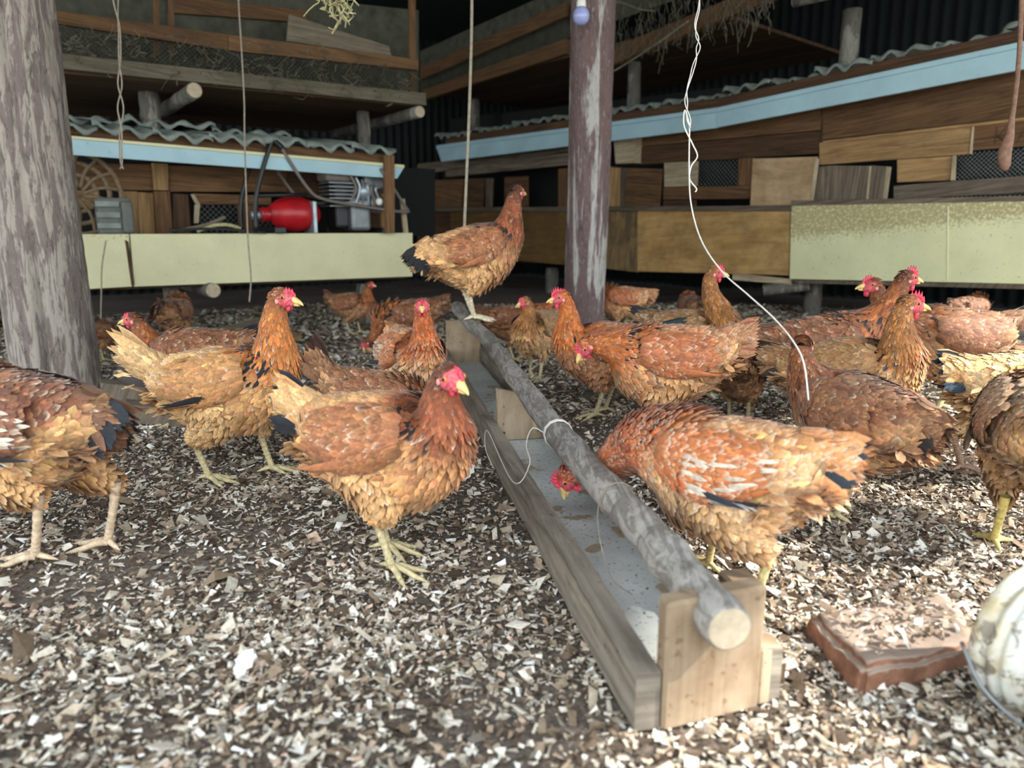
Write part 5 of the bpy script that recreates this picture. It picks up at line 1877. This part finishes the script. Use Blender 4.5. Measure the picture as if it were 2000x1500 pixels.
HENS = [
    dict(px=66, py=1085, psi=166, s=1.06, pal='mahog', hd=(.20, 0, .30), hpitch=-20, bp=3, tail=(-22, .085, (20, 26, 34)), darktail=.75, legs=((-.04, 0, .0), (-.11, .0, 0)), primaries='white', det=1.5, shank=.10, legcol=(206, 180, 150), seed=1,
         label='large mahogany hen with black tail walking out of the left edge'),
    dict(px=452, py=935, psi=-4, s=1.0, pal='buff', hd=(.150, -.006, .405), hyaw=-8, hpitch=-6, bp=4, tail=(34, .125, (60, 50, 46)), darktail=.18, legs=((.085, 0, 0), (-.03, 0, 0)), primaries='dark', det=1.4, seed=2,
         label='buff hen standing upright facing right, left of the trough'),
    dict(px=385, py=825, psi=184, s=.93, pal='chest', hd=(.165, 0, .325), hpitch=-4, bp=-2, tail=(10, .09, (22, 20, 24)), darktail=.7, det=.8, seed=3, legs=((.05, 0, 0), (-.03, 0, 0)),
         label='dark brown hen facing left behind the buff hen'),
    dict(px=758, py=1098, psi=-24, s=.98, pal='gold', hd=(.135, -.01, .335), hyaw=-22, hpitch=-14, bp=2, tail=(24, .10, (20, 22, 28)), darktail=.45, legs=((-.02, 0, 0), (.035, 0, 0)), det=1.6, seed=4, comb=.4,
         label='golden hen with a dark red head in front of the trough'),
    dict(px=806, py=835, psi=-62, s=.92, pal='pied', hd=(.105, 0, .375), hyaw=-22, hpitch=-2, tail=(15, .08, (120, 70, 40)), darktail=.2, det=.9, seed=5, comb=.8,
         primaries='white', label='pale speckled hen facing the camera behind the golden hen'),
    dict(px=735, py=925, psi=14, s=.78, pal='brown', hd=(.19, 0, .12), hpitch=-60, bp=-16, tail=(44, .11, (60, 34, 24)), darktail=.6, det=.9, seed=6,
         label='brown hen bending down with raised tail, behind the golden hen'),
    dict(px=690, py=652, psi=-12, s=.74, pal='chest', hd=(.15, 0, .36), tail=(20, .09, (80, 44, 26)), darktail=.3, det=.45, seed=7,
         label='small far hen facing right below the left coop'),
    dict(px=800, py=705, psi=195, s=.86, pal='chest', hd=(.21, 0, .09), hpitch=-62, bp=-8, tail=(5, .09, (90, 50, 30)), darktail=.3, det=.5, seed=8,
         label='brown hen pecking at the ground left of the perched hen'),
    dict(px=915, py=632, psi=24, s=1.10, pal='gold', hd=(.155, 0, .405), hyaw=26, hpitch=2, bp=10, tail=(-26, .095, (16, 16, 20)), darktail=.85, det=1.1, seed=9, legs=((.012, -.018, 0), (.0, -.018, 0)), legcol=(226, 212, 180), loc='perch', comb=.2,
         label='golden brown hen perched on the far end of the branch'),
    dict(px=345, py=690, psi=95, s=.82, pal='chest', hd=(.16, 0, .10), hpitch=-55, tail=(25, .08, (90, 50, 30)), darktail=.3, det=.45, seed=10,
         label='reddish hen seen from behind, beyond the dark brown hen'),
    dict(px=196, py=702, psi=80, s=.55, pal='brown', hd=(.16, 0, .10), hpitch=-55, tail=(10, .07, (90, 50, 30)), darktail=.3, det=.35, seed=11,
         label='small blurry brown hen just right of the thick left post'),
    dict(px=-62, py=735, psi=165, s=.95, pal='chest', hd=(.15, 0, .38), tail=(15, .09, (60, 40, 30)), darktail=.3, det=.5, seed=12,
         label='brown hen at the left edge, mostly behind the thick post'),
    dict(px=1047, py=745, psi=-118, s=.84, pal='olive', hd=(.12, 0, .345), hyaw=-32, hpitch=-14, tail=(15, .08, (90, 60, 40)), darktail=.3, det=.6, seed=13,
         label='olive brown hen facing the camera right of the perch, far end'),
    dict(px=1182, py=815, psi=186, s=.94, pal='orange', hd=(.150, 0, .375), hpitch=-6, bp=0, tail=(8, .115, (18, 44, 44)), darktail=.9, det=.95, seed=14, comb=1.5,
         label='young cockerel with orange neck and dark green tail facing left'),
    dict(px=1005, py=702, psi=2, s=.80, pal='chest', hd=(.25, 0, .36), hpitch=-4, tail=(10, .08, (80, 44, 26)), darktail=.3, det=.45, seed=15, comb=1.2,
         label='dark hen facing right behind the orange necked cockerel'),
    dict(px=1212, py=655, psi=172, s=.84, pal='rust', hd=(.20, 0, .20), hpitch=-50, tail=(-8, .09, (110, 60, 40)), darktail=.3, det=.5, seed=16,
         label='rusty hen whose front half is hidden by the middle post'),
    dict(px=1348, py=655, psi=95, s=.72, pal='chest', hd=(.15, 0, .12), hpitch=-50, tail=(20, .07, (110, 60, 40)), darktail=.2, det=.45, seed=17,
         label='small reddish hen seen from behind under the right coop'),
    dict(px=1342, py=776, psi=-38, s=.97, pal='olive', hd=(.075, .01, .425), hyaw=30, hpitch=-2, tail=(6, .10, (24, 30, 34)), darktail=.6, det=.8, seed=18, comb=1.1,
         label='long necked hen facing right behind the pecking rust hen'),
    dict(px=1300, py=872, psi=180, s=1.04, pal='rust', hd=(.205, 0, .245), hyaw=12, hpitch=-52, bp=-3, tail=(14, .085, (160, 96, 70)), darktail=.3, det=1.3, seed=19,
         label='rust coloured hen with lowered head facing left, right of the trough'),
    dict(px=1440, py=830, psi=70, s=.72, pal='brown', hd=(.15, 0, .08), hpitch=-60, bp=-10, tail=(0, .06, (120, 76, 50)), darktail=.2, det=.7, seed=20,
         label='crouching brown hen seen from behind, right of the rust hen'),
    dict(px=1408, py=1162, psi=136, s=.94, pal='pied', hd=(.342, -.018, .116), hyaw=42, hpitch=-70, bp=-7, tail=(-4, .08, (40, 50, 60)), darktail=.2, legs=((-.065, .0, 0), (.065, .03, 0)), primaries='white', det=1.7, shank=.10, seed=21, comb=1.3, legcol=(206, 190, 136),
         label='white flecked orange hen reaching its head into the trough'),
    dict(px=1655, py=1020, psi=112, s=.94, pal='brown', hd=(.115, .045, .345), hyaw=-50, hpitch=-4, bp=4, tail=(-14, .065, (40, 32, 30)), darktail=.4, det=1.2, seed=22, legs=((.0, 0, 0), (.05, 0, 0)),
         label='chocolate brown hen seen from behind with raised neck, right'),
    dict(px=1640, py=900, psi=-38, s=.98, pal='olive', hd=(.120, .01, .385), hyaw=32, hpitch=-4, bp=8, tail=(10, .09, (60, 46, 34)), darktail=.3, det=1.2, seed=23, comb=1.3,
         label='hen with pale golden breast and red comb looking right'),
    dict(px=1580, py=838, psi=6, s=1.06, pal='chest', hd=(.235, 0, .395), hpitch=-2, bp=3, tail=(4, .095, (26, 22, 22)), darktail=.5, det=.9, seed=24, comb=1.3,
         label='tall dark chestnut hen facing right behind the pale breasted hen'),
    dict(px=1842, py=806, psi=178, s=1.08, pal='brown', hd=(.235, 0, .36), hpitch=0, bp=0, tail=(16, .12, (40, 40, 38)), darktail=.7, det=.8, seed=25, comb=1.0,
         label='brown hen facing left with dark raised tail at right edge'),
    dict(px=1980, py=940, psi=4, s=.98, pal='cream', hd=(.15, 0, .38), bp=0, tail=(10, .085, (30, 50, 66)), darktail=.6, det=1.1, seed=26, legs=((-.1, 0, 0.01), (-.02, 0, 0)), legcol=(150, 120, 100), primaries='dark',
         label='cream buff hen cut off by the right edge, blue-black tail'),
    dict(px=1998, py=1062, psi=58, s=1.0, pal='olive', hd=(.15, 0, .30), hyaw=-20, bp=8, tail=(0, .07, (120, 90, 50)), darktail=.2, det=1.3, seed=27, legs=((-.05, 0.01, 0), (.06, 0, 0)), legcol=(204, 184, 112),
         label='golden brown hen in the right foreground, cut off by the frame'),
    dict(px=1885, py=668, psi=20, s=.75, pal='brown', hd=(.15, 0, .12), hpitch=-50, tail=(5, .07, (80, 50, 30)), darktail=.3, det=.35, seed=28,
         label='blurry brown hen in the shade under the right coop'),
]

for h in HENS:
    h = dict(h)
    if h.get('loc') == 'perch':
        # stand on the pole: nearest pole point to that pixel
        best = min(range(len(pole_c)), key=lambda i: (lambda r_: (r_ - Vector((0, 0, H))).normalized().angle(ray(h['px'] + 8, h['py'] + 10)))(pole_c[i]))
        c = pole_c[best]
        h['loc'] = (c.x, c.y, 0)
        h['z0'] = c.z + rad[best] - .006
    hen(**h)
